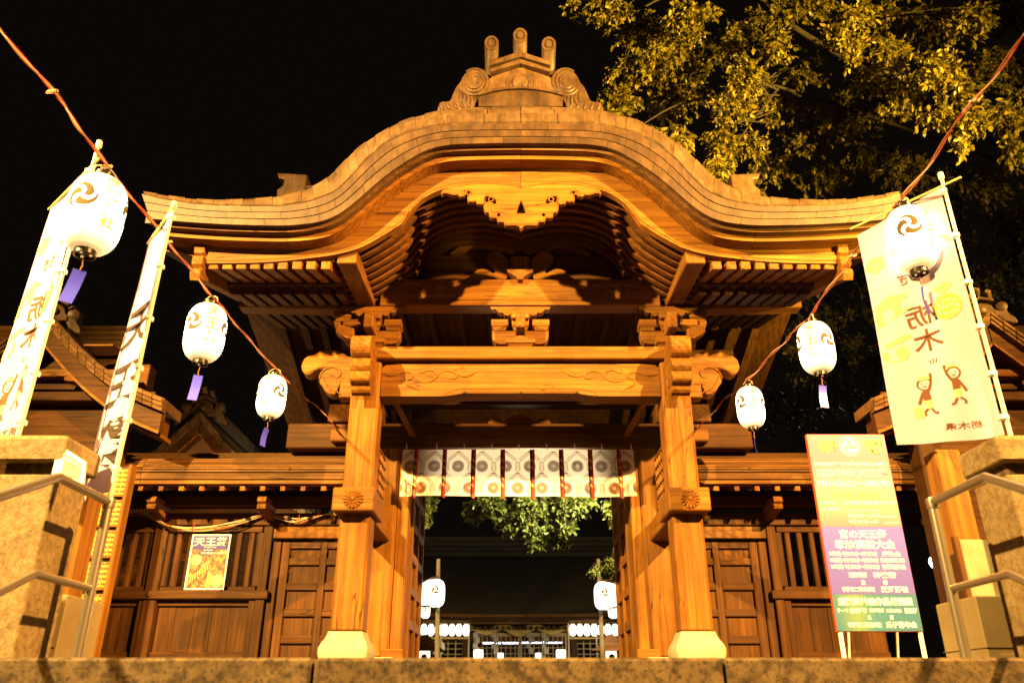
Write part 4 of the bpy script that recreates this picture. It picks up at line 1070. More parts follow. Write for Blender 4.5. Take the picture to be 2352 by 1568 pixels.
rw = [at(2420, 10, 3.0), at(2240, 235, 3.6), lan[3], at(1960, 590, 5.3), lan[4], at(1790, 800, 7.3), lan[5], at(1660, 925, 9.2), at(1605, 985, 9.6), at(1590, 1000, 9.68)]
wire(rw, 'orange and red twisted wire carrying the three right lanterns up to the gate', 0)

# ================================================================ BANNERS
def banner(name, label, pole_x, pole_y, far_x, far_y, z_top, z_bot, z_pole, prints, seed, far_drop=0.0, phase=0.0, lean=0.0, far_lift=0.0):
    t = thing(name, label, 'banner', (pole_x, pole_y, ground_z(pole_y)))
    dx, dy = far_x-pole_x, far_y-pole_y; w = math.hypot(dx, dy); nrm = Vector((-dy, dx, 0)).normalized()
    if nrm.y > 0: nrm = -nrm
    h = z_top-z_bot
    def F(u, v, d=0.0):      # u: 0 at the pole .. 1 far edge ; v: 0 top .. 1 bottom
        k = .030*math.sin(u*5.0+phase+v*2.2)*(.25+v*.75) + .016*math.sin(u*11-v*5+seed)*v + .05*(v*v)*(u)*math.sin(seed*3)
        p = Vector((pole_x+dx*(.035+.965*u), pole_y+dy*(.035+.965*u), z_top-h*v-far_drop*u*(1-v)+far_lift*u*v)) + nrm*(k+d)
        p.x += lean*(1-v); return p
    m = MB(); nu, nv = 16, 40
    m.loft([[F(i/nu, j/nv) for i in range(nu+1)] for j in range(nv+1)], closed=False, cap=False); part('cloth', m, CLOTH, t, True, True)
    def f3(u, v): return F(u, v, .004)
    for nm, mt, fn in prints:
        m = MB(); fn(m, f3, w, h); o = part(nm, m, mt, t, True)
        if nm == 'printed_pattern': o['kind'] = 'stuff'
    m = MB(); m.tube([(pole_x+lean*.9*k, pole_y, ground_z(pole_y)+.1+(z_pole-ground_z(pole_y)-.1)*k) for k in (0, .5, 1)], [.014, .012, .010], 10); part('pole', m, CREAM, t, True, True)
    m = MB(); e0 = F(-.22, 0); e1 = F(1.06, 0); m.tube([(e0.x, e0.y, z_top+.012), (e1.x, e1.y, z_top+.012)], .007, 8); part('cross_bar', m, PALEYEL, t, True, True)
    m = MB(); m.lathe([(.016, -.02), (.018, 0), (.016, .03), (.002, .036)], 10, Matrix.Translation((pole_x+lean, pole_y, z_pole))); part('pole_cap', m, CREAM, t, True)
    for v in (.02, .22, .42, .60, .78, .94):
        p = F(0, v); m = MB(); px_ = pole_x+lean*(1-v)
        m.box(min(px_, p.x)-.012, max(px_, p.x)+.012, min(pole_y, p.y)-.016, max(pole_y, p.y)+.016, p.z-.014, p.z+.014, .003); part('cloth_loop', m, WHITE, t, True)
    return t
def txt(body, u, v, wu, hv, mirror=True, bold=.01):
    # u measured 0 pole .. 1 far edge; the pole is on the viewer's right, so +u runs to the viewer's left
    def fn(m, f3, w, h): text_fit(m, body, 0, 0, wu, hv, lambda a, b: f3(u+a, v-b), bold, not mirror)
    return fn
def shapes(polys):
    def fn(m, f3, w, h):
        for pl in polys: fan(m, pl, lambda a, b: f3(a, b))
    return fn
def multi(*fs):
    def fn(m, f3, w, h):
        for f in fs: f(m, f3, w, h)
    return fn
def line(pts, wd, k=.35):
    """flat stroke in (u, v); k: banner width / height"""
    out = []
    for a, b in zip(pts[:-1], pts[1:]):
        d = Vector((b[0]-a[0], (b[1]-a[1])/k)); 
        if d.length < 1e-6: continue
        d.normalize(); n_ = Vector((-d.y, d.x))*wd
        out.append([(a[0]+n_.x, a[1]+n_.y*k), (b[0]+n_.x, b[1]+n_.y*k), (b[0]-n_.x, b[1]-n_.y*k), (a[0]-n_.x, a[1]-n_.y*k)])
    return out
def ev(cx, cy, r, k=.35, n=18, sx=1.0): return [(cx+r*sx*math.cos(2*PI*i/n), cy+r*k*math.sin(2*PI*i/n)) for i in range(n)]
def person_marks(cx, cy, s, flip):
    """a simple walking figure with a raised arm, drawn as on a tourist banner (generic)"""
    f = -1 if flip else 1; k = .35
    P = lambda x, y: (cx+f*x*s, cy+y*s*k)
    ink = []; tint = []
    ink += line([P(.36*math.cos(a), -.9+.36*math.sin(a)) for a in np.linspace(0, 2*PI, 18)], .008*1.0)
    tint.append([P(.34*math.cos(a)+.02, -1.18+.24*math.sin(a)) for a in np.linspace(PI, 2*PI, 9)])
    ink.append([P(-.16, -.5), P(.18, -.5), P(.22, .12), P(-.2, .12)])
    tint.append([P(-.2, .12), P(.22, .12), P(.16, .62), P(-.08, .62)])
    ink += line([P(.16, -.46), P(.36, -.95), P(.42, -1.5)], .014); ink += line([P(-.14, -.44), P(-.34, .0), P(-.44, .3)], .014)
    ink += line([P(.12, .6), P(.30, .95), P(.48, .95)], .012); ink += line([P(-.04, .6), P(-.28, .86), P(-.22, 1.02)], .012)
    for dx in (-.12, .12): ink.append(ev(cx+f*dx*s, cy-.93*s*k, .03*s*1.2, k, 8))
    ink += line([P(-.08, -.78), P(0, -.74), P(.09, -.78)], .006)
    return ink, tint
ink1, tint1 = person_marks(.645, .82, .19, True); ink2, tint2 = person_marks(.33, .80, .18, False)
case = [[(.70, .850), (.79, .850), (.79, .895), (.70, .895)]]
berry = [ev(.22, .485, .15, .34)] + [line([(.22, .425), (.22+.1*math.sin(a), .42-.02*math.cos(a)-.012)], .018)[0] for a in (-1.2, -.6, 0, .6, 1.2)]
seeds = [ev(.22+dx, .485+dy, .016, .34, 8) for dx, dy in ((-.08, -.015), (-.03, -.025), (.03, -.025), (.08, -.015), (-.1, .008), (-.05, 0), (0, .002), (.05, 0), (.1, .008), (-.07, .025), (-.02, .03), (.03, .03), (.08, .022))]
house = [[(.98, .395), (.92, .37), (.80, .35), (.66, .36), (.60, .375), (.68, .385), (.70, .398), (.96, .42)], [(.98, .42), (.90, .41), (.90, .465), (.98, .475)], [(.78, .40), (.70, .395), (.70, .44), (.78, .45)], [(.98, .475), (.60, .425), (.60, .432), (.98, .485)]]
bowl = [[(.97, .60), (.74, .585), (.72, .62), (.76, .645), (.90, .65), (.97, .63)]] + [ev(.90-.05*i, .572-.006*i, .035, .34, 10) for i in range(5)]
leafm = [ev(.86+.07*math.cos(a), .185+.025*math.sin(a), .055, .34, 10) for a in (0, 1.3, 2.6, 3.9, 5.2)]
hillm = [[(.02, .235), (.38, .265), (.36, .235), (.29, .205), (.2, .19), (.1, .195), (.03, .21)]]
rays = line([(.50, .665), (.50, .685)], .006) + line([(.46, .668), (.475, .686)], .006) + line([(.54, .668), (.525, .686)], .006)
GOLDP = flat('golden print', (.80, .60, .10), .7)
TP = [('printed_strawberry', GOLDP, shapes(berry[:1])), ('printed_leaf', PALEYEL, shapes(berry[1:])), ('printed_house', PALEYEL, shapes(house)), ('printed_bowl', PALEYEL, shapes(bowl)), ('printed_maple', PALEYEL, shapes(leafm)), ('printed_hill', PALEYEL, shapes(hillm)),
      ('printed_pattern', BROWN_INK, shapes(ink1)), ('printed_pattern', BROWN_INK, shapes(ink2)), ('printed_pattern', PALEYEL, shapes(tint1+case)), ('printed_pattern', PALEYEL, shapes(tint2)), ('printed_rays', BROWN_INK, shapes(rays)),
      ('printed_seeds', WHITE, lambda m, f3, w, h: [fan(m, q, lambda a, b: f3(a, b)+Vector((0, -.003, 0))) for q in seeds]),
      ('letter', BROWN_INK, txt('栃', .52, .475, .32, .098)), ('letter', BROWN_INK, txt('木', .50, .585, .32, .094)), ('lettering', BROWN_INK, txt('とちぎ', .5, .30, .34, .05)), ('lettering', BROWN_INK, txt('栃木県', .36, .945, .34, .028))]
BRAND = 'white banners on poles beside the steps'
b1 = banner('nobori_banner', 'wide white banner at the right with yellow fruit and house pictures and mirrored brown lettering', 2.79, 4.42, 2.40, 4.93, 2.94, 1.215, 3.02, TP, 1.0, phase=.6, far_drop=.06, far_lift=.085); b1['group'] = BRAND
b2 = banner('nobori_banner', 'white banner behind the largest lantern, mirrored lettering and a waving printed figure', -2.69, 4.0, -3.19, 4.46, 2.79, 1.05, 2.95, TP, 2.1, phase=1.5, lean=.03); b2['group'] = BRAND
BP = [('letter', DARK_INK, txt('天', .52, .40, .74, .15, True, .02)), ('letter', DARK_INK, txt('王', .52, .615, .74, .145, True, .02)), ('letter', DARK_INK, txt('祭', .5, .835, .82, .185, True, .025))]
b3 = banner('nobori_banner', 'narrow white banner seen nearly edge-on, left of the gate, with large black brush lettering 天王祭', -2.135, 4.0, -2.42, 4.36, 2.46, .80, 2.50, BP, 0.3, phase=2.4, lean=.02); b3['group'] = BRAND

# ================================================================ TALL FESTIVAL SIGN
sx0, sx1, sy = 2.216, 2.826, 6.0
zs0, zs1 = .262, 1.722; SW, SH = sx1-sx0, zs1-zs0
sg_ = thing('festival_sign', 'tall free-standing festival sign in orange, purple and green with white lettering, right of the gate', 'sign', (2.52, sy, ground_z(sy)))
m = MB(); m.box(sx0, sx1, sy, sy+.035, zs0, zs1, .002); part('board', m, flat('red board edge', (.50, .06, .02), .6), sg_, True)
def sf(d): return lambda u, v: (sx0+u*SW, sy-.002-d, zs1-v*SH)
def printmat(name, stops, ax):
    mm, nt, b = new_mat(name); tc = N(nt, 'ShaderNodeTexCoord'); sp = N(nt, 'ShaderNodeSeparateXYZ'); nt.links.new(tc.outputs['UV'], sp.inputs[0])
    n = N(nt, 'ShaderNodeTexNoise'); n.inputs['Scale'].default_value = 3; nt.links.new(tc.outputs['UV'], n.inputs['Vector'])
    ma = N(nt, 'ShaderNodeMath', operation='MULTIPLY_ADD'); ma.inputs[1].default_value = .18; nt.links.new(n.outputs['Fac'], ma.inputs[0]); nt.links.new(sp.outputs[ax], ma.inputs[2])
    r = ramp(nt, stops); nt.links.new(ma.outputs[0], r.inputs[0]); nt.links.new(r.outputs[0], b.inputs['Base Color']); b.inputs['Roughness'].default_value = .45; return mm
def print_quad(u0, u1, v0, v1, mt):
    m = MB(); fan(m, [(u0, v1), (u1, v1), (u1, v0), (u0, v0)], sf(.0)); me = m.mesh('printed_field', mt); uv = me.uv_layers.new(name='UVMap')
    for lp in me.loops:
        c = me.vertices[lp.vertex_index].co; uv.data[lp.index].uv = ((c.x-sx0)/SW, (c.z-(zs1-v1*SH))/((v1-v0)*SH))
    part('printed_field', me, None, sg_, True)
print_quad(.004, .996, .003, .494, printmat('orange gradient print', [(.08, (.185, .105, .19)), (.30, (.215, .175, .20)), (.58, (.195, .125, .25)), (.82, (.175, .080, .20))], 1))
print_quad(.004, .996, .4945, .826, printmat('purple print', [(.1, (.070, .058, .42)), (.9, (.070, .070, .54))], 1))
print_quad(.004, .996, .8265, .997, printmat('green print', [(.1, (.016, .108, .22)), (.35, (.09, .175, .11)), (.55, (.020, .125, .22)), (.9, (.016, .108, .22))], 0))
rows = [  # text, centre u, centre v, width, height, ink
    ('奉', .235, .068, .22, .076, 'y'), ('祝', .83, .068, .23, .078, 'y'),
    ('天皇陛下御即位30年', .5, .153, .93, .042, 'w'), ('須賀神社天王祭', .5, .213, .90, .044, 'v'), ('7月14日(土)〜20日(金)', .5, .271, .92, .044, 'w'), ('神輿渡御', .5, .329, .56, .034, 'g'),
    ('14日(土)', .16, .371, .21, .020, 'w'), ('親子神輿対面神事', .555, .371, .42, .021, 'w'), ('午後6時', .88, .371, .19, .020, 'w'), ('15日(日)', .16, .405, .21, .020, 'w'), ('須賀神輿町内渡御', .555, .405, .42, .021, 'w'),
    ('午前10時〜12時半', .56, .438, .41, .021, 'w'), ('下町渡御', .87, .438, .2, .020, 'w'), ('午後1時半〜4時', .54, .469, .37, .021, 'w'), ('上町渡御', .87, .469, .2, .020, 'w'),
    ('宮の天王祭', .5, .530, .58, .044, 'w'), ('奉納演芸大会', .5, .583, .74, .048, 'w'),
    ('15日(日)', .12, .630, .14, .024, 'w'), ('午前10時00分〜午後12時00分', .42, .630, .42, .023, 'w'), ('慶弘会', .80, .630, .23, .024, 'w'),
    ('15日(日)', .12, .662, .14, .024, 'w'), ('午後1時00分〜午後3時00分', .42, .662, .42, .023, 'w'), ('嵐山流津軽踊保存会', .80, .662, .29, .024, 'w'),
    ('16日(月)', .12, .694, .14, .024, 'w'), ('午後3時00分〜午後5時00分', .42, .694, .42, .023, 'w'), ('舞踊睦和会', .80, .694, .29, .024, 'w'),
    ('開催場所', .35, .733, .21, .024, 'w'), ('神楽殿', .67, .733, .28, .029, 'w'), ('主', .40, .768, .05, .023, 'w'), ('催', .66, .768, .05, .023, 'w'), ('宇都宮二荒山神社', .33, .802, .39, .024, 'w'), ('献灯講社', .76, .802, .32, .030, 'w'),
    ('須賀祭絵画作品展開催', .5, .862, .88, .042, 'w'), ('テーマ', .10, .903, .13, .018, 'w'), ('お祭り', .28, .903, .2, .026, 'w'), ('展示場所', .50, .903, .17, .019, 'w'), ('二荒山神社', .70, .903, .18, .018, 'w'), ('回廊', .90, .903, .14, .026, 'w'), ('主', .40, .934, .04, .02, 'w'), ('催', .66, .934, .04, .02, 'w'), ('宇都宮二荒山神社', .33, .968, .39, .024, 'w'), ('氏子青年会', .76, .968, .36, .030, 'w')]
inks = {'y': (flat('sign yellow ink', (.88, .76, .14), .5), .04), 'w': (flat('sign white ink', (.90, .88, .84), .5), .03), 'v': (flat('sign violet ink', (.26, .20, .50), .5), .02), 'g': (flat('sign green ink', (.30, .34, .16), .5), .01)}
SHADOW_INK = flat('olive shadow ink', (.07, .085, .02), .6)
halo = MB()
for (b_, u, v, w_, h_, kk) in rows:
    mt, bold = inks[kk]
    m = MB(); text_fit(m, b_, u, 0, w_, h_, lambda a, q: sf(.0016)(a, v-q), bold); part('lettering', m, mt, sg_, True)
    if kk == 'y':
        m = MB(); text_fit(m, b_, u+.012, 0, w_*1.02, h_*1.03, lambda a, q: sf(.0008)(a, v+.004-q), .06); part('printed_shadow', m, SHADOW_INK, sg_, True)
    if kk == 'v': text_fit(halo, b_, u, 0, w_*1.004, h_*1.06, lambda a, q: sf(.0008)(a, v-q), .05)
part('lettering', halo, flat('pale halo ink', (.86, .74, .66), .5), sg_, True)
ku = SW/SH; cu_, cv_ = .53, .065
m = MB(); fan(m, [(cu_+.132*math.cos(t), cv_+.132*ku*math.sin(t)) for t in np.linspace(0, 2*PI, 40)[:-1]], sf(.0010)); em = part('emblem_disc', m, WHITE, sg_, True)
m = MB(); fan(m, [(cu_+.121*math.cos(t), cv_+.121*ku*math.sin(t)) for t in np.linspace(0, 2*PI, 40)[:-1]], sf(.0016)); part('tomoe_ground', m, flat('grey ink', (.20, .17, .17), .5), em, True)
m = MB()
for pl in tomoe(0, 0, .118): fan(m, [(cu_+.0+p[0]*.98, cv_-p[1]*ku*.98) for p in pl], sf(.0022))
part('tomoe_emblem', m, WHITE, em, True)
for x in (sx0+.012, sx1-.030):
    m = MB(); m.box(x, x+.026, sy+.004, sy+.03, ground_z(sy), zs0, .004); part('leg', m, WHITE, sg_, True)
for x in (sx0+.16, sx1-.10):
    m = MB(); m.tube([(x, sy+.036, .75), (x, sy+.26, ground_z(6.2))], .010, 6); part('back_strut', m, WHITE, sg_, True)

# ================================================================ STONE POSTS, HANDRAILS AND THINGS AROUND THEM
def stone_post(s, label):
    X = s*2.445; Y = 3.92
    t = thing('stone_post', label, 'stone post', (X, Y, ground_z(Y)))
    def q(h, z): return rsq(h, z, .06, 2, X, Y)
    m = MB(); m.loft([q(.150, -.1), q(.150, .80), q(.146, .805)]); part('shaft', m, GRAN, t, True)
    m = MB(); m.loft([q(.125, .806), q(.125, .868)]); part('neck', m, GRAN_D, t, True)
    m = MB(); m.loft([q(.172, .869), q(.178, .876), q(.178, .975), q(.166, .995), q(.06, 1.03)]); part('cap', m, GRAN, t, True)
    for z in (.30, .62):
        m = MB(); m.box(s*2.60, s*5.5, Y-.07, Y+.07, z, z+.15, .012); part('rail', m, GRAN, t, True)
    for k in range(1, 4):
        m = MB(); m.box(s*(2.445+k*.95)-.11, s*(2.445+k*.95)+.11, Y-.11, Y+.11, -.1, .86, .015); part('shaft', m, GRAN, t, True)
    return t
stone_post(-1, 'speckled granite post left of the steps, small white card beside its cap')
stone_post(1, 'speckled granite post right of the steps, below the wide banner')
def handrail(s, ox, label):
    X = s*2.03+ox
    t = thing('handrail', label, 'handrail', (X, 3.9, ground_z(3.9)))
    B, A = Vector((X, 3.90, .70)), Vector((X, 3.42, .70))
    D = A+Vector((0, -3.2, -3.2*.475))
    for z, nm in ((0, 'top_rail'), (-.41, 'lower_rail')):
        o = Vector((0, 0, z)); r_ = .021 if z == 0 else .017
        m = MB(); pts = [B+o+Vector((0, -.0, 0)), A+o+Vector((0, .03, 0)), A+o, A+o+(D-A)*.012, D+o]; m.tube(pts, r_, 12); part(nm, m, STEEL, t, True, True)
    m = MB(); m.tube([(X, 3.90, ground_z(3.9)-.03), (X, 3.90, .715)], .024, 14); part('post', m, STEEL, t, True, True)
    m = MB(); m.tube([(X, .9, -1.7), (X, .9, .72-2.55*.475)], .024, 14); part('post', m, STEEL, t, True, True)
    m = MB(); m.lathe([(.028, -.03), (.030, 0), (.028, .018), (.002, .03)], 14, Matrix.Translation((X, 3.90, .70))); part('elbow', m, STEEL, t, True, True)
    return t
handrail(-1, -.05, 'two-bar stainless handrail running down the left side of the steps')
handrail(1, -.055, 'two-bar stainless handrail running down the right side of the steps')
PLY = mottled('pale plywood', [(.17, .12, .055), (.21, .155, .078), (.25, .19, .10)], 3, .7, .1, 40)
def ply_box(s, x0, x1, y0, y1, h, label):
    t = thing('plywood_box', label, 'box', (s*(x0+x1)/2, (y0+y1)/2, ground_z(y0)))
    z = ground_z(y0)-.03
    m = MB(); m.box(s*x0, s*x1, y0, y1, z, z+h, .006); part('case', m, PLY, t, True)
    m = MB(); m.box(s*x0-.006, s*x1+.006, y0-.006, y1+.006, z+h*.24, z+h*.25, 0); part('seam', m, flat('dark seam', (.16, .11, .05), .8), t, True)  # thin darker line around the box
    return t
ply_box(-1, 2.42, 2.72, 4.35, 4.75, .34, 'plain pale box behind the left handrail post')
ply_box(1, 2.30, 2.68, 4.30, 4.72, .33, 'plain pale box behind the right handrail post')
# white A-shaped card on the left post
cpt = at(150, 1105, 3.70)
cd = thing('notice_card', 'small white folded notice card with a printed picture beside the left stone post', 'card', tuple(cpt))
a, b, c_, d_ = at(118, 1092, 3.73), at(192, 1110, 3.70), at(197, 1060, 3.73), at(135, 1020, 3.76)
m = MB(); m.add([a, b, c_, d_] + [p+Vector((0, .012, 0)) for p in (a, b, c_, d_)], [(0, 1, 2, 3), (7, 6, 5, 4), (0, 4, 5, 1), (1, 5, 6, 2), (2, 6, 7, 3), (3, 7, 4, 0)]); part('sheet', m, WHITE, cd, True)
def cf(u, v): return (a*(1-u)*(1-v)+b*u*(1-v)+c_*u*v+d_*(1-u)*v)+Vector((0, -.003, 0))
m = MB(); fan(m, [(.30, .12), (.86, .12), (.86, .66), (.30, .66)], cf); part('printed_picture', m, m2, cd, True)
m = MB(); fan(m, [(.2, .74), (.9, .74), (.9, .82), (.2, .82)], cf); part('printed_line', m, PALEYEL, cd, True)
# rack of yellow prayer papers and wooden posts left and right
YELSHEET = flat('yellow ochre paper', (.36, .22, .035), .7)
def rack(label):
    p = at(178, 1500, 5.6); X = p.x
    t = thing('paper_rack', label, 'rack', (X, 5.6, ground_z(5.6)))
    m = MB(); m.box(X-.25, X-.17, 5.56, 5.66, ground_z(5.6), 1.42, .008); m.box(X+.10, X+.125, 5.57, 5.66, ground_z(5.6), 1.36, .006); part('frame', m, WZ, t, True)
    m = MB(); m.box(X-.17, X+.10, 5.63, 5.66, .2, 1.36, .004); part('back_board', m, DZ, t, True)
    for k in range(5):
        z0 = .30+k*.212; m = MB(); m.box(X-.16, X+.095, 5.605, 5.62, z0, z0+.185, .003); pp = part('yellow_sheet', m, YELSHEET, t, True)
        m = MB()
        for i in range(7):
            for j in range(5): m.box(X-.15+i*.035, X-.13+i*.035+random.uniform(0, .008), 5.602, 5.6045, z0+.02+j*.034, z0+.03+j*.034)
        part('printed_pattern', m, BROWN_INK, pp, True)['kind'] = 'stuff'
        m = MB(); m.box(X-.17, X+.10, 5.58, 5.63, z0-.02, z0-.004, .003); part('shelf', m, WX, t, True)
    return t
rack('narrow wooden rack of yellow printed sheets behind the left handrail')
pr = at(2168, 1035, 4.9); pb = at(2200, 1490, 4.9)
t = thing('wooden_post', 'square brown wooden post under the wide banner at the right', 'post', (pb.x, 4.9, ground_z(4.9)))
m = MB(); m.box(pr.x-.08, pr.x+.08, 4.86, 5.02, ground_z(4.9), pr.z, .012); part('shaft', m, WZ, t, True)
m = MB(); m.box(pr.x-.095, pr.x+.095, 4.845, 5.035, ground_z(4.9), .62, .012); part('foot_casing', m, DZ, t, True)
p = at(2290, 1420, 4.62)
t = thing('notice_board', 'pale bare notice board standing behind the right handrail', 'board', (p.x, 4.62, ground_z(4.6)))
m = MB(); a = at(2265, 1480, 4.62); b = at(2338, 1440, 4.62); c_ = at(2268, 1190, 4.62)
m.box(a.x-.02, b.x+.05, 4.62, 4.645, .15, c_.z-.12, .004); part('panel', m, mottled('worn pale paint', [(.22, .18, .11), (.30, .26, .17), (.35, .31, .22)], 7, .7, .1, 30), t, True)
m = MB(); m.box(a.x-.05, a.x-.022, 4.61, 4.65, 0, c_.z-.10, .004); m.box(b.x+.052, b.x+.08, 4.61, 4.65, 0, c_.z-.10, .004); part('frame', m, DZ, t, True)
p = at(130, 1280, 4.7)
t = thing('wooden_post', 'dark worn wooden post directly behind the left granite post', 'post', (p.x, 4.6, ground_z(4.6)))
m = MB(); m.box(-2.60, -2.45, 4.42, 4.56, ground_z(4.5), 1.02, .012); part('shaft', m, WZ, t, True)
# ================================================================ OTHER SHRINE BUILDINGS
def pavilion(label, px_, pz, span, rise, Y, depth, dark=False, oni=1.0, sag=.14, groundz=.16, wall_z=None, oni_turn=0.0):
    t = thing('shrine_building', label, 'building', (px_, Y, groundz))
    def bp(n, m, mt, par=None, sm=False): return part(n, m, mt, par or t, True, sm)
    CL = RX if not dark else CERAM
    def cur(q, dz=0.0):     # q -1..1
        a = abs(q); return (px_+math.copysign(span*a, q), pz+dz-rise*(a+sag*math.sin(PI*a)*1.0))
    def slab(m, y0, y1, d0, d1, a, b, n=10):
        m.loft([[(cur(a+(b-a)*i/n)[0], y, cur(a+(b-a)*i/n)[1]+d) for (y, d) in ((y0, d0), (y0, d1), (y1, d1), (y1, d0))] for i in range(n+1)])
    rf = bpy.data.objects.new('roof', None); COL.objects.link(rf); rf.parent = t
    m = MB(); slab(m, Y-.30, Y+depth, -.02, .10, -1, 1, 40); part('roof_slab', m, CL, rf, True)
    for k in range(3):
        n = 13
        for i in range(-n, n):
            a, b = i/n, (i+1)/n; m = MB(); slab(m, Y-.36+.02*k, Y-.2, -.02+.05*(2-k)-.04, .03+.05*(2-k)-.045, a+.003, b-.003, 3); part('roof_plate', m, CL, rf, True)
    for sg in (-1, 1):
        m = MB(); slab(m, Y-.24, Y-.14, -.30, -.03, .004*sg, sg*.985, 20); part('barge_board', m, DX, rf, True)
        m = MB(); slab(m, Y-.255, Y-.24, -.32, -.285, .004*sg, sg*.985, 20); part('barge_edge', m, WX, rf, True)
        for i in range(13):
            q = sg*(.56+.033*i); c = cur(q); m = MB(); m.box(c[0]-.016, c[0]+.016, Y-.12, Y+depth*.9, c[1]-.335, c[1]-.28, .003); part('rafter', m, WY if not dark else DY, rf, True)
        m = MB(); slab(m, Y-.1, Y+depth*.95, -.27, -.05, sg*.02, sg*.93, 16); part('soffit_board', m, DY, rf, True)
    m = MB(); m.box(px_-span*.62, px_+span*.62, Y+.10, Y+.2, groundz, pz-rise*.72, .01); bp('wall', m, DX)
    m = MB(); m.prism([(px_-span*.6, pz-rise*.70), (px_+span*.6, pz-rise*.70), (px_, pz-.06)], 'y', Y+.02, Y+.09); bp('gable_panel', m, DX if not dark else mottled('dim gable plaster', [(.16, .08, .035), (.26, .14, .07)], 3, .8))
    for sg in (-1, 1):
        m = MB(); m.box(px_+sg*span*.60-.09, px_+sg*span*.60+.09, Y-.05, Y+.22, groundz, pz-rise*.80, .012); bp('post', m, DZ)
    m = MB(); m.box(px_-span*.86, px_+span*.86, Y-.08, Y+.10, pz-rise*.86, pz-rise*.76, .01); bp('beam', m, DX)
    m = MB(); m.box(px_-span*.66, px_+span*.66, Y-.12, Y+.08, pz-rise*.60, pz-rise*.52, .01); bp('beam', m, WX if not dark else DX)
    for sg in (-1, 1):
        for kx, kz in ((.30, .64), (.48, .70), (.62, .90)):
            m = MB(); cx, cz = px_+sg*span*kx, pz-rise*kz
            plate_xz(m, [smooth_loop([(cx-.14, cz-.06), (cx+.14, cz-.06), (cx+.15, cz+.0), (cx+.08, cz+.02), (cx+.10, cz+.09), (cx, cz+.12), (cx-.10, cz+.09), (cx-.08, cz+.02), (cx-.15, cz)], 1)], Y-.22, Y-.06, .01); bp('carved_bracket', m, WX if not dark else DX)
    # ridge ornament
    o = bpy.data.objects.new('ridge_ornament', None); COL.objects.link(o); o.parent = t
    k = oni; zz = pz+.02; T = Matrix.Translation((px_, Y-.2, zz)) @ Matrix.Rotation(oni_turn, 4, 'Z')
    def orp(n, m, sm=False): m.v = [tuple(T @ Vector(p)) for p in m.v]; part(n, m, CERAM, o, True, sm)
    m = MB(); plate_xz(m, [smooth_loop([(-.30*k, 0), (-.30*k, .16*k), (-.24*k, .2*k), (-.2*k, .34*k), (0, .44*k), (.2*k, .34*k), (.24*k, .2*k), (.30*k, .16*k), (.30*k, 0)], 1)], -.05, .14, .015); orp('panel', m)
    m = MB(); plate_xz(m, [[(-.26*k, .34*k), (0, .45*k), (.26*k, .34*k), (.26*k, .40*k), (0, .52*k), (-.26*k, .40*k)]], -.12, .16, .008); orp('cap_moulding', m)
    for sg, h in ((-1, 0), (0, .10), (1, 0)):
        m = MB(); m.lathe([(.062*k, -.30*k), (.062*k, 0), (.045*k, .01), (.04*k, .0), (.001, .004)], 14, Matrix.Translation((sg*.20*k, -.22*k, (.60+h)*k)) @ Vector((0, -.55, .42)).to_track_quat('Z', 'Y').to_matrix().to_4x4()); orp('ridge_cylinder', m, True)
    for sg in (-1, 1):
        m = MB(); plate_xz(m, [smooth_loop([(.26*k, .22*k), (.30*k, .34*k), (.44*k, .34*k), (.50*k, .22*k), (.46*k, .10*k), (.62*k, -.10*k), (.60*k, -.24*k), (.30*k, -.06*k)], 1)], -.03, .10, .015, mirror=(sg < 0)); orp('scroll_wing', m)
        m = MB(); m.lathe([(.11*k, -.05), (.11*k, .01), (.07*k, .02), (.001, .022)], 16, Matrix.Translation((sg*.40*k, -.03, .24*k)) @ Matrix.Rotation(PI/2, 4, 'X')); orp('scroll_boss', m, True)
    m = MB(); m.lathe([(.09*k, -.02), (.09*k, .03), (.06*k, .045), (.001, .05)], 16, Matrix.Translation((0, -.05, .22*k)) @ Matrix.Rotation(PI/2, 4, 'X')); orp('boss', m, True)
    m = MB(); m.box(px_-.14, px_+.14, Y-.05, Y+depth, pz+.06, pz+.32, .02); part('ridge', m, COPPER, rf, True)
    return t
pl = pavilion('side shrine building at the left, lit layered gable roof behind the white banners', -5.75, 4.05, 1.62, 1.13, 9.0, .22, oni=.55, oni_turn=.5)
m = MB(); zt = 4.55
for k in range(5): m.box(-9.5, -5.55, 10.2+.02*k, 10.7, 4.30+.085*k, 4.375+.085*k, .01)
part('main_ridge', m, RX, pl, True)
m = MB(); m.loft([[(-9.5, 9.4, 3.3), (-5.6, 9.4, 3.3), (-5.6, 10.5, 4.32), (-9.5, 10.5, 4.32)], [(-9.5, 9.6, 3.1), (-5.6, 9.6, 3.1), (-5.6, 10.7, 4.2), (-9.5, 10.7, 4.2)]]); part('main_roof', m, RX, pl, True)
m = MB(); m.box(-5.34, -4.98, 8.9, 9.2, 3.78, 3.80); m.box(-4.98, -4.62, 9.2, 9.4, 3.3, 3.66, .01); part('gutter_box', m, PALEYEL if False else WX, pl, True)
pr_ = pavilion('side shrine building at the right, pale roof edge showing past the wide banner', 5.70, 4.05, 1.62, 1.13, 9.0, .22, oni=.55, oni_turn=-.5)
m = MB()
for k in range(5): m.box(9.5, 5.45, 10.2+.02*k, 10.7, 4.30+.085*k, 4.375+.085*k, .01)
part('main_ridge', m, RX, pr_, True)
m = MB(); m.loft([[(9.5, 9.4, 3.3), (5.6, 9.4, 3.3), (5.6, 10.5, 4.32), (9.5, 10.5, 4.32)], [(9.5, 9.6, 3.1), (5.6, 9.6, 3.1), (5.6, 10.7, 4.2), (9.5, 10.7, 4.2)]]); part('main_roof', m, RX, pr_, True)
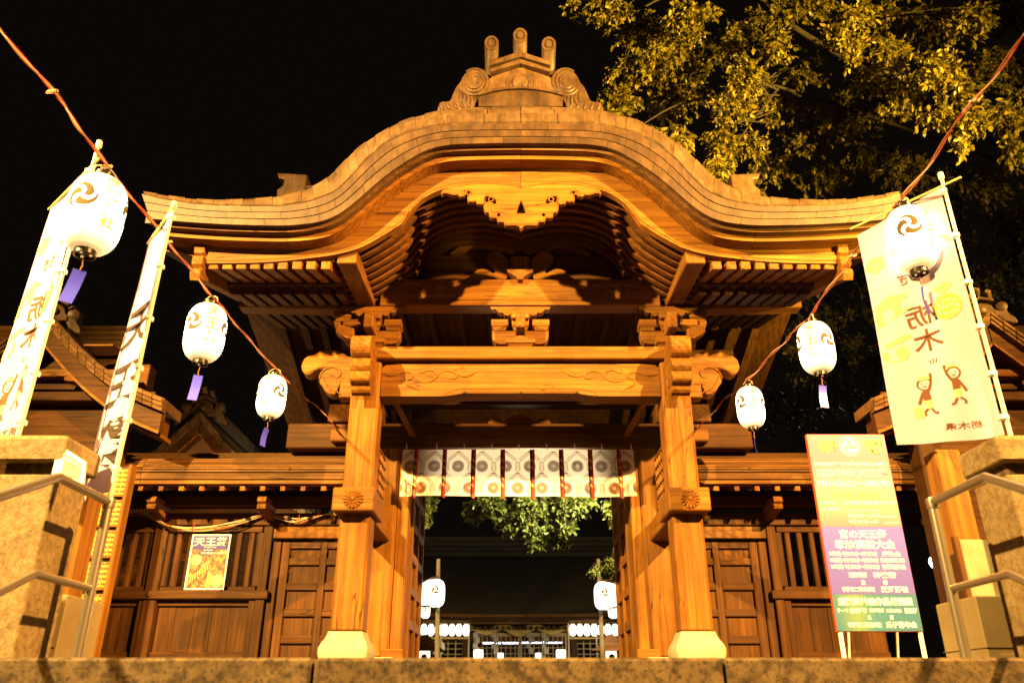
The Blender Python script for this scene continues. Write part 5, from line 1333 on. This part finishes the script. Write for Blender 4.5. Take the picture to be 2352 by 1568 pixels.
pavilion('dim brown gabled roof with a three-cylinder ridge ornament rising behind the left wall', -5.74, 4.52, 2.1, 1.75, 14.0, 5.0, dark=True, oni=.78, sag=.10)

# ---------------------------------------------------------------- shrine hall at the end of the court
YH = 38.0
hall = thing('shrine_hall', 'far shrine hall at the end of the court, huge dark roof over lit lattice doors', 'building', (0, YH, .16))
def hp(n, m, mt, par=None, sm=False): return part(n, m, mt, par or hall, True, sm)
def hx(dx, Y=YH): return at(dx, 1460, Y).x
def hz(dy, Y=YH): return at(1190, dy, Y).z
ROOFM = mottled('dark roof bark', [(.07, .055, .04), (.10, .08, .06), (.13, .105, .08)], 1.2, .9, .3, 6)
m = MB(); zE, zR = hz(1412, 36.6), hz(1278, 44)
xs = np.linspace(-16, 16, 17)
ringE = lambda y, z, k: [(x, y, z+k*(abs(x)/16)**2) for x in xs]
m.loft([ringE(36.2, zE, .8), ringE(38.5, zE+(zR-zE)*.25, .5), ringE(41.5, zE+(zR-zE)*.62, .2), ringE(44.2, zR, 0)], closed=False, cap=False); rf = hp('roof', m, ROOFM, None, True)
for k in range(4):
    m = MB(); m.box(-9-.1*k, 9+.1*k, 43.8+.05*k, 45, zR+.28*k, zR+.28*k+.24, .02); part('ridge_course', m, ROOFM, rf, True)
for k, (dz, h) in enumerate(((-.12, .12), (-.24, .10), (-.34, .07))):
    m = MB(); n = 16
    m.loft([[(x, 36.2+.25*k, zE+dz+.8*(abs(x)/16)**2), (x, 36.2+.25*k, zE+dz+h+.8*(abs(x)/16)**2), (x, 37.0, zE+dz+h+.8*(abs(x)/16)**2), (x, 37.0, zE+dz+.8*(abs(x)/16)**2)] for x in xs]); part('eave_edge', m, WX if k != 1 else DX, rf, True)
for i in range(60):
    x = -7.5+.25*i; m = MB(); m.box(x-.06, x+.06, 36.9, 38.2, zE-.52, zE-.42); part('rafter', m, DY, rf, True)
m = MB(); m.box(-8, 8, 38.3, 38.5, zE-.95, zE-.36); hp('head_beam', m, DX)
LATT = flat('pale lattice wood', (.42, .32, .19), .7)
xl, xr = hx(1086), hx(1303); zt = hz(1451)
for s_, xa, xb in ((0, -7, xl-.45), (1, xr+.45, 7)):
    m = MB(); m.box(xa, xb, 38.35, 38.5, .2, .9); hp('wall_board', m, DX)
    fr = MB()
    n = 14
    for i in range(n+1): x = xa+(xb-xa)*i/n; fr.box(x-.025, x+.025, 38.36, 38.40, .9, zt)
    for j in range(8): z = .9+(zt-.9)*j/8; fr.box(xa, xb, 38.362, 38.398, z-.02, z+.02)
    hp('lattice', fr, LATT)
for x in (xl-.32, xr+.32): 
    m = MB(); m.box(x-.13, x+.13, 38.2, 38.46, .2, zt+.5, .02); hp('post', m, DZ)
for k in range(4):
    xa, xb = xl+(xr-xl)*k/4, xl+(xr-xl)*(k+1)/4; m = MB()
    m.box(xa+.01, xa+.09, 38.24, 38.30, .3, zt); m.box(xb-.09, xb-.01, 38.24, 38.30, .3, zt); m.box(xa+.092, xb-.092, 38.242, 38.298, zt-.12, zt)
    dr = hp('lattice_door', m, LATT)
    m = MB()
    for i in range(1, 5): x = xa+(xb-xa)*i/5; m.box(x-.016, x+.016, 38.25, 38.28, .3, zt-.12)
    for j in range(10): z = .35+.245*j; m.box(xa+.09, xb-.09, 38.252, 38.278, z-.014, z+.014)
    part('lattice', m, LATT, dr, True)
m = MB(); m.box(-7, 7, 46, 46.2, .2, zE); hp('inner_wall', m, DX); m = MB(); m.box(-7, 7, 38.5, 46, .15, .25); hp('inner_floor', m, DX)
TUBE = flat('fluorescent tube', (.8, .8, .9), .5, emit=9, ecol=(.72, .76, 1.0))
for i, (a, b) in enumerate(((1110, 1151), (1155, 1192), (1197, 1243), (1247, 1292))):
    t = thing('fluorescent_lamp', 'long white tube lamp %s inside the far shrine hall' % ('furthest left', 'left of centre', 'right of centre', 'furthest right')[i], 'lamp', (hx((a+b)/2, 40.5), 40.5, hz(1474, 40.5)), 0, 'tube lamps in the shrine hall')
    z = hz(1474+(i < 2), 40.5)
    m = MB(); m.tube([(hx(a, 40.5), 40.5, z), (hx(b, 40.5), 40.5, z)], .045, 8); part('tube', m, TUBE, t, True)
    m = MB(); m.box(hx(a, 40.5), hx(b, 40.5), 40.46, 40.54, z+.06, z+.10); part('housing', m, WHITE, t, True)
# lamp light of the hall
l = bpy.data.lights.new('hall_lamp_light', 'POINT'); l.energy = 60; l.color = (1, .8, .5); l.shadow_soft_size = .3
o = bpy.data.objects.new('hall_lamp_light', l); COL.objects.link(o); o.location = (0, 41.5, 2.9)
# rope with paper strips
rp_ = thing('sacred_rope', 'thick twisted straw rope with folded white paper strips across the far hall', 'rope', (0, 38, hz(1445)))
pts = []
for i in range(120):
    u = i/119; x = hx(1077)+(hx(1306)-hx(1077))*u; z = hz(1446)+.14*math.cos(u*2*PI*3)*(.5+.5*math.sin(PI*u)); pts.append((x, 37.7, z))
DULLW = flat('dull white paper', (.34, .31, .25), .8)
STRAW = flat('straw', (.50, .34, .10), .8)
for k in range(3):
    m = MB(); m.tube([(p[0], p[1]+.07*math.cos(i*.8+k*2.1), p[2]+.07*math.sin(i*.8+k*2.1)) for i, p in enumerate(pts)], [.05+.07*math.sin(PI*i/119)**2 for i in range(120)], 6); part('strand', m, STRAW, rp_, True, True)
for dx_ in (1092, 1134, 1214, 1249):
    x = hx(dx_, 37.6); z = hz(1452, 37.6); m = MB()
    for j, o_ in enumerate((0, .10, 0, .10)): m.add([(x+o_-.1, 37.6-.01*j, z-.22*j), (x+o_+.1, 37.6-.01*j, z-.22*j+.04), (x+o_+.1, 37.6-.01*j, z-.22*(j+1)), (x+o_-.1, 37.6-.01*j, z-.22*(j+1)+.03)], [(0, 1, 2, 3)])
    part('paper_strip', m, DULLW, rp_, True)

# small lanterns of the court
def small_lantern(name, label, group, loc, r=.18, h=.545, rz=0.0):
    t = thing(name, label, 'lantern', loc, rz, group)
    m = MB(); m.lathe([(r*lr(min(.999, max(.001, u)))/LR, -.03-h*u) for u in np.linspace(0, 1, 14)], 16, None, True); part('paper_shade', m, PAPER_S, t, False, True)
    m = MB(); m.lathe([(r*.34, -.03-h), (r*.34, -.06-h), (.001, -.06-h)], 12); part('bottom_ring', m, BLACK, t)
    m = MB(); m.lathe([(r*.32, 0), (r*.32, -.03), (r*.2, -.03)], 12); part('top_ring', m, BLACK, t)
    m = MB()
    for pl_ in tomoe(0, 0, r*.45):
        wrap(m, [pl_], lambda u, v: ((r+.004)*math.sin(u/r), -(r+.004)*math.cos(u/r), -.03-h*.42+v), .04)
    part('tomoe_emblem', m, INK, t); return t
first = small_lantern('rack_lantern', 'white lantern', 'lanterns in the racks of the far hall', (0, 37, 3), .136, .50)
first_used = False
for s_, (xa, xb, nm) in enumerate(((965, 1077, 'left'), (1306, 1419, 'right'))):
    YR = 36.9; zt_, zb_ = hz(1427, YR), hz(1463, YR)
    t = thing('lantern_rack', 'wooden frame holding a row of white lanterns, %s of the far lattice doors' % nm, 'rack', ((hx(xa)+hx(xb))/2, YR, .16))
    xA, xB = hx(xa-15 if s_ == 0 else xa, YR), hx(xb if s_ == 0 else xb+15, YR)
    m = MB(); m.box(xA, xB, YR-.10, YR+.10, zt_, zt_+.08, .01); m.box(xA, xB, YR-.04, YR+.04, zb_-.06, zb_, .01); part('rail', m, PALEYEL, t, True)
    for x in (xA, (xA+xB)/2, xB): m = MB(); m.box(x-.035, x+.035, YR-.035, YR+.035, .16, zt_, .008); part('post', m, CREAM, t, True)
    for k in range(7):
        x = hx((973 if s_ == 0 else 1316)+16.2*k, YR); z = zt_-.06
        lab = 'white lantern %s from the %s in the %s rack of the far hall' % (('first', 'second', 'third', 'fourth', 'fifth', 'sixth', 'seventh')[k], 'left', nm)
        if not first_used: first.location = (x, YR-.02, z); first['label'] = lab; first_used = True
        else: dup(first, (x, YR-.02, z), None, lab)
# poles with strings of lanterns running back along the court
big = None
for s_, (pxx, tops) in enumerate(((1007, [(1003, 1326, 16.8), (990, 1328, 18.6), (979, 1334, 20.4), (970, 1338, 22.0), (978, 1382, 31.0)]), (1374, [(1383, 1332, 16.8), (1394, 1334, 18.6), (1404, 1337, 20.4), (1413, 1340, 22.0), (1407, 1381, 30.0)]))):
    nm = ('left', 'right')[s_]; p = at(pxx, 1283, 17.2)
    t = thing('wooden_pole', 'weathered round wooden pole in the court, seen through the gate at the %s' % nm, 'pole', (p.x, 17.2, .16))
    m = MB(); m.tube([(p.x+(.06 if s_ == 0 else 0), 17.2, .1), (p.x, 17.2, p.z)], [.055, .042], 10); part('shaft', m, CREAM if False else mottled('pale pole wood', [(.22, .18, .12), (.34, .28, .19)], 6, .8), t, True, True)
    for k, (dx_, dy_, Y) in enumerate(tops):
        q = at(dx_, dy_, Y)
        lab = '%s white court lantern of the %s string, seen through the gate' % (('nearest', 'second nearest', 'third nearest', 'fourth nearest', 'lowest and farthest')[k], nm)
        if big is None: big = small_lantern('court_lantern', lab, 'lantern strings in the court', tuple(q))
        else: dup(big, tuple(q), random.uniform(-.6, .6), lab)
    w = thing('lantern_wire', 'sagging dark wire of the court lanterns at the %s' % nm, 'wire', tuple(at(*tops[0])))
    m = MB(); ks = [Vector(p)-Vector((0, 0, .35))] + [at(*q)+Vector((0, 0, .02)) for q in tops]; m.tube(spline(ks, 6), .012, 5); part('cable', m, WIRE, w, True)
    # roofed lamp box low at the side
    X0 = at((976, 1403)[s_], 1495, 29).x
    t = thing('roofed_lamp', 'small roofed lamp box with a lit white face, low at the %s of the court' % nm, 'lamp', (X0, 29, .16))
    zt_ = hz(1493, 29)
    m = MB(); m.box(X0-.17, X0+.17, 28.8, 29.15, zt_-.5, zt_, .01); part('lit_panel', m, flat('lit panel', (.8, .75, .6), .8, emit=1.6, ecol=(1, .85, .6)), t, True)
    m = MB(); m.add([(X0+.10*math.cos(a), 28.79, zt_-.22+.10*math.sin(a)) for a in np.linspace(0, 2*PI, 13)[:-1]], [tuple(range(12))]); part('crest', m, BLACK, t, True)
    m = MB(); m.loft([[(X0-.7, 28.5, zt_-.02), (X0+.7, 28.5, zt_-.02), (X0+.7, 29.5, zt_-.02), (X0-.7, 29.5, zt_-.02)], [(X0-.4, 28.7, zt_+.16), (X0+.4, 28.7, zt_+.16), (X0+.4, 29.3, zt_+.16), (X0-.4, 29.3, zt_+.16)], [(X0-.1, 28.9, zt_+.50), (X0+.1, 28.9, zt_+.50), (X0+.1, 29.1, zt_+.50), (X0-.1, 29.1, zt_+.50)]]); part('roof', m, DX, t, True)
    m = MB(); m.box(X0-.1, X0+.1, 28.9, 29.1, .16, zt_-.5); part('post', m, DZ, t, True)
# lit boxes on the hall floor, drum
for i, dx_ in enumerate((1099, 1150, 1236, 1288)):
    p = at(dx_, 1494, 37.2)
    t = thing('floor_lamp', 'small lit paper box lamp on the hall step, %s' % ('furthest left of four', 'second from the left', 'third from the left', 'furthest right of four')[i], 'lamp', (p.x, 37.2, .9), 0, 'box lamps on the hall step')
    k = .20 if i in (0, 3) else .12
    m = MB(); m.box(p.x-k, p.x+k, 37.1, 37.3, p.z-.45, p.z+(.05 if k > .15 else -.08), .02); part('paper_box', m, flat('lit box paper', (.8, .75, .6), .8, emit=4, ecol=(1, .85, .6)), t, True)
    m = MB(); m.box(p.x-k*.8, p.x+k*.8, 37.12, 37.28, .3, p.z-.45); part('stand', m, DZ, t, True)
p = at(1006, 1486, 37.6)
t = thing('drum', 'round pale drum face behind the left lattice of the far hall', 'drum', tuple(p))
m = MB(); m.lathe([(.30, -.3), (.34, -.1), (.31, 0)], 24, Matrix.Translation(p) @ Matrix.Rotation(PI/2, 4, 'X')); part('shell', m, DZ, t, True, True)
m = MB(); m.lathe([(.31, .002), (.001, .006)], 24, Matrix.Translation(p) @ Matrix.Rotation(PI/2, 4, 'X')); part('head', m, CREAM, t, True)
# green-white street lamp beyond the right wall
p = at(2145, 1290, 22)
t = thing('street_lamp', 'small bright green-white street lamp in the dark beyond the right wall', 'street lamp', (p.x, 22, .1))
m = MB(); m.tube([(p.x, 22, .1), (p.x, 22, p.z-.12)], .035, 8); part('pole', m, BLACK, t, True)
m = MB(); m.lathe([(.001, .16), (.09, .12), (.13, 0), (.09, -.12), (.03, -.15)], 16, Matrix.Translation(p)); part('globe', m, flat('lamp globe', (.8, .9, .8), .4, emit=22, ecol=(.75, 1.0, .78)), t, True, True)
l = bpy.data.lights.new('street_lamp_light', 'POINT'); l.energy = 60; l.color = (.5, 1, .55); l.shadow_soft_size = .15
o = bpy.data.objects.new('street_lamp_light', l); COL.objects.link(o); o.location = (p.x, 21.7, p.z)
# court floodlight above the rear of the gate, then unseen fill lamps added behind it
spot('court_spot_beam', (1.4, 12.55, 3.35), (-.2, 15.0, 2.7), 1250, (1.0, .92, .52), 110)
spot('court_spot_beam', (.3, 13.6, 1.7), (0, 9.6, 2.25), 1900, (1.0, .74, .40), 33, blend=.5)  # added narrow spot, unseen, brightens the curtain cloth from behind
l = bpy.data.lights.new('court_fill_light', 'POINT'); l.energy = 170; l.color = (1.0, .58, .20); l.shadow_soft_size = .1  # added fill, no visible source, for the roof behind the left wall
o = bpy.data.objects.new('court_fill_light', l); COL.objects.link(o); o.location = (-5.0, 12.3, 2.75)

l = bpy.data.lights.new('court_fill_light', 'POINT'); l.energy = 900; l.color = (1.0, .80, .48); l.shadow_soft_size = .2  # added fill, no visible source, lifts the far hall roof
o = bpy.data.objects.new('court_fill_light', l); COL.objects.link(o); o.location = (3.2, 27.0, 2.6)

# ================================================================ TREES
LEAF_V = np.array([(0, 0, 0), (.30, .36, .05), (.68, .32, .04), (1, 0, -.06), (.68, -.32, .04), (.30, -.36, .05)])
LEAF_F = [(0, 1, 2, 3), (0, 3, 4, 5)]
def leaf_mesh(size, mat):
    me = bpy.data.meshes.new('leaf'); me.from_pydata([tuple(v) for v in LEAF_V*np.array([size, size*.62, size])], [], LEAF_F); me.materials.append(mat); return me
def tree(name, label, trunk, limbs, clusters, size, mat, n_single=300, seed=1, group=None, droop=.55, twig=True):
    rng = np.random.default_rng(seed)
    base = trunk[0][0]
    t = thing(name, label, 'tree', tuple(base), 0, group)
    m = MB(); m.tube([p for p, r in trunk], [r for p, r in trunk], 12); part('trunk', m, BARK, t, True, True)
    for L in limbs:
        pts = spline([Vector(p) for p, r in L], 5); rr = np.interp(np.linspace(0, 1, len(pts)), np.linspace(0, 1, len(L)), [r for p, r in L])
        m = MB(); m.tube(pts, list(rr), 8); part('limb', m, BARK, t, True, True)
    mats = []; tw = MB()
    for (c, rad, n) in clusters:
        c = np.array(c); rad = np.array(rad); k = max(1, n//7)
        for _ in range(k):
            d = rng.normal(size=3); d /= np.linalg.norm(d); q = c + d*rad*rng.random()**.45
            ax = d*.5 + np.array([0, -.15, -droop]) + rng.normal(size=3)*.35; ax /= np.linalg.norm(ax)
            st = q - ax*size*2.2
            if twig: tw.tube([st, (st+q)/2+rng.normal(size=3)*.02, q+ax*size*.4], [.0045, .0035, .002], 3, False)
            for j in range(7):
                p = st + ax*size*(.5+.38*j) if j < 6 else q
                v = rng.normal(size=3); v -= ax*v.dot(ax); v /= np.linalg.norm(v)+1e-9
                dirn = ax*.75 + v*(.95 if j < 6 else .2) + np.array([0, 0, -.25]); dirn /= np.linalg.norm(dirn)
                up = rng.normal(size=3)*.6 + np.array([0, -.35, .75]); up -= dirn*up.dot(dirn); up /= np.linalg.norm(up)+1e-9
                s_ = np.cross(up, dirn); sc = size*rng.uniform(.65, 1.25)
                mats.append((p, dirn*sc, s_*sc*.62, up*sc))
    A = np.array([m_[0] for m_ in mats]); 
    dist = np.linalg.norm(A-np.array(CAMP), axis=1); order = np.argsort(dist)
    single = set(order[:n_single].tolist()); rest = [i for i in range(len(mats)) if i not in single]
    P = np.array([mats[i][0] for i in rest]); U = np.array([mats[i][1] for i in rest]); V = np.array([mats[i][2] for i in rest]); Wv = np.array([mats[i][3] for i in rest])
    vs = (P[:, None, :] + LEAF_V[None, :, 0:1]*U[:, None, :] + LEAF_V[None, :, 1:2]*V[:, None, :] + LEAF_V[None, :, 2:3]*Wv[:, None, :]).reshape(-1, 3)
    nL = len(rest); fs = np.concatenate([np.arange(nL)[:, None]*6+np.array([[0, 1, 2, 3]]), np.arange(nL)[:, None]*6+np.array([[0, 3, 4, 5]])]).astype(np.int32)
    me = bpy.data.meshes.new('foliage'); me.vertices.add(len(vs)); me.vertices.foreach_set('co', (vs-np.array(base)).ravel())
    me.loops.add(fs.size); me.loops.foreach_set('vertex_index', fs.ravel()); me.polygons.add(len(fs)); me.polygons.foreach_set('loop_start', np.arange(len(fs))*4); me.polygons.foreach_set('loop_total', np.full(len(fs), 4)); me.update(calc_edges=True); me.validate()
    me.materials.append(mat); o = link('foliage', me, t); o['kind'] = 'stuff'
    if n_single:
        lm = leaf_mesh(1.0, mat)
        for i in single:
            p, a, b_, c_ = mats[i]; sa = np.linalg.norm(a)
            o = link('leaf', lm, t)
            M = Matrix(((a[0]/sa, b_[0]/(sa*.62), c_[0]/sa), (a[1]/sa, b_[1]/(sa*.62), c_[1]/sa), (a[2]/sa, b_[2]/(sa*.62), c_[2]/sa)))
            o.rotation_euler = M.to_euler(); o.scale = (sa,)*3; o.location = Vector(p)-Vector(base)
    if twig: part('twigs', tw, BARK, t, True)['kind'] = 'stuff'
    return t
def cl(lst, Y, dens=1.0, jit=.8):
    out = []
    for (dx_, dy_, rx_, ry_) in lst:
        y = Y+random.uniform(-jit, jit); p = at(dx_, dy_, y); k = math.hypot(y, p.z+.2)/1829
        out.append((tuple(p), (rx_*k, .45*max(rx_, ry_)*k+.15, ry_*k), int(rx_*ry_*.22*dens)))
    return out
ctr = cl([(1330, 12, 40, 22), (1400, 30, 55, 35), (1460, 75, 65, 45), (1505, 150, 60, 50), (1440, 175, 50, 40), (1425, 235, 48, 40), (1415, 290, 40, 40), (1470, 320, 45, 45), (1535, 235, 50, 50), (1560, 95, 60, 50), (1550, 330, 45, 40), (1590, 30, 60, 35),
          (1655, 335, 45, 45), (1650, 395, 40, 30), (1680, 255, 45, 45), (1715, 180, 45, 50), (1690, 100, 35, 40), (1730, 340, 35, 40), (1735, 55, 45, 35), (1780, 110, 40, 40), (1800, 30, 55, 30), (1870, 20, 60, 30)], 10.4, 1.15)
ctr += cl([(1960, 45, 60, 35), (2050, 40, 70, 40), (2140, 60, 70, 45), (2230, 50, 60, 45), (2310, 40, 60, 50), (1955, 115, 55, 35), (2040, 130, 60, 40), (1995, 185, 50, 35), (2080, 205, 55, 40), (2150, 160, 60, 45), (2210, 210, 60, 50), (2290, 160, 60, 60), (2150, 275, 45, 35), (2225, 285, 45, 35), (2310, 270, 45, 60), (2060, 260, 40, 25), (2210, 340, 18, 25), (1910, 80, 40, 30), (2330, 350, 30, 40)], 9.6, .8)
ctr += cl([(1790, 240, 70, 60), (1850, 170, 60, 50), (1860, 320, 70, 60), (1770, 390, 60, 50), (1930, 270, 60, 60), (1890, 420, 70, 50), (1700, 450, 60, 30), (2000, 360, 70, 50), (2080, 400, 70, 50), (1600, 430, 50, 30), (1580, 200, 60, 90), (1640, 120, 60, 80), (2160, 420, 60, 40), (2280, 430, 70, 50), (2000, 250, 60, 60)], 12.6, .55)
b0 = Vector((12.2, 13.6, .15))
trunk = [(b0, .42), (Vector((12.1, 13.5, 3.0)), .36), (Vector((11.7, 13.3, 6.0)), .30), (Vector((11.0, 13.0, 9.0)), .22), (Vector((10.2, 12.6, 12.0)), .13)]
def limb(a, *pts, r0=.09, r1=.012):
    P = [a]+[at(*p) for p in pts]; return [(p, r0+(r1-r0)*i/(len(P)-1)) for i, p in enumerate(P)]
limbs = [limb(trunk[3][0], (1900, 110, 11.2), (1800, 40, 10.9), (1700, -30, 10.6), (1560, -20, 10.5), (1440, 40, 10.4), r0=.06), limb(trunk[3][0], (1790, 200, 11.2), (1690, 215, 10.6), (1560, 240, 10.5), (1470, 290, 10.4), r0=.03), limb(at(1790, 200, 11.2), (1720, 290, 10.6), (1650, 390, 10.4), r0=.018), limb(trunk[3][0], (2080, 120, 10.4), (1990, 95, 9.8), (1900, 80, 9.6), r0=.035), limb(trunk[2][0], (2352, 60, 10.0), (2230, 20, 9.6), (2080, 30, 9.6), r0=.035)]
bt = random.Random(5)
for k in range(16):   # bare twigs in the lit fork
    x0, y0 = 1760+bt.uniform(-20, 40), 230+bt.uniform(-70, 60); an = bt.uniform(2.2, 3.7); L_ = bt.uniform(70, 150)
    mid = (x0+L_*.5*math.cos(an), y0-L_*.5*math.sin(an)+bt.uniform(-10, 10), 10.4); e = (x0+L_*math.cos(an+bt.uniform(-.3, .3)), y0-L_*math.sin(an)+bt.uniform(-15, 15), 10.2)
    limbs.append(limb(at(x0, y0, 10.6), mid, e, r0=.014, r1=.004))
tree('evergreen_tree', 'large evergreen tree overhanging the gate roof at the upper right, warmly lit leaves', trunk, limbs, ctr, .104, LEAF, 300, 3)
# tree behind the right wall, its shade put into darker leaf colours
cd_ = []
rr_ = random.Random(11)
for k in range(46):
    dx_, dy_ = rr_.uniform(1600, 2130), rr_.uniform(470, 1030)
    cd_ += cl([(dx_, dy_, 75, 60)], 16.0, .42, 1.2)
for k in range(14): cd_ += cl([(rr_.uniform(2060, 2380), rr_.uniform(400, 700), 70, 60)], 15.0, .4, 1.0)
bD = Vector((9.3, 17.0, .15))
tD = [(bD, .34), (Vector((9.2, 16.9, 3.5)), .26), (Vector((9.0, 16.7, 7)), .18), (Vector((8.8, 16.5, 9.5)), .08)]
limbsD = [[(tD[1][0], .10), (Vector((5.0, 15.8, 4.6)), .06), (Vector((3.9, 15.5, 4.4)), .02)], [(tD[2][0], .09), (Vector((7.6, 15.6, 7.6)), .05), (Vector((8.6, 15.2, 7.4)), .02)], [(tD[1][0], .08), (Vector((7.4, 15.8, 4.8)), .05), (Vector((8.2, 15.4, 4.4)), .02)]]
tree('evergreen_tree', 'dark unlit tree behind the right wall and under the right lanterns', tD, limbsD, cd_, .12, LEAF_SHADE, 300, 5)
# branch of a court tree seen through the doorway
cc = cl([(1090, 1175, 30, 25), (1130, 1160, 40, 30), (1170, 1190, 40, 30), (1215, 1170, 45, 35), (1265, 1165, 45, 35), (1315, 1165, 40, 30), (1350, 1155, 25, 22), (1215, 1215, 35, 25), (1265, 1220, 40, 28), (1235, 1250, 28, 16), (1285, 1250, 24, 14), (1300, 1215, 25, 20), (1170, 1220, 25, 14), (988, 1155, 16, 22), (980, 1195, 14, 25), (1395, 1170, 14, 20), (1402, 1195, 10, 20), (1240, 1110, 90, 30), (1130, 1110, 60, 30)], 14.4, 1.9, .5)
cc += cl([(1388, 1310, 24, 12), (1402, 1296, 16, 16), (1365, 1316, 18, 7)], 14.6, 2.4, .2)
bC = Vector((-4.4, 16.0, .15))
tC = [(bC, .30), (Vector((-4.3, 15.9, 2.5)), .25), (Vector((-3.9, 15.7, 5.0)), .18), (Vector((-3.4, 15.5, 7.0)), .09)]
limbsC = [[(tC[2][0], .10), (Vector((-2.0, 15.0, 5.4)), .07), (Vector((0, 14.6, 4.9)), .045), (Vector((.8, 14.4, 3.9)), .02), (Vector((.7, 14.4, 2.9)), .006)], [(Vector((0, 14.6, 4.9)), .04), (Vector((1.4, 14.6, 4.6)), .025), (Vector((1.75, 14.6, 3.0)), .012), (Vector((1.7, 14.6, 2.1)), .005)], [(tC[2][0], .07), (Vector((-2.0, 14.8, 4.4)), .04), (Vector((-.6, 14.5, 3.6)), .02), (Vector((-.2, 14.4, 3.0)), .006)], [(tC[1][0], .06), (Vector((-2.6, 15.0, 4.0)), .03), (Vector((-1.75, 14.5, 2.9)), .008)]]
tree('evergreen_tree', 'green leafy branch of a court tree hanging below the curtain in the doorway', tC, limbsC, cc, .082, LEAF_G, 300, 9)
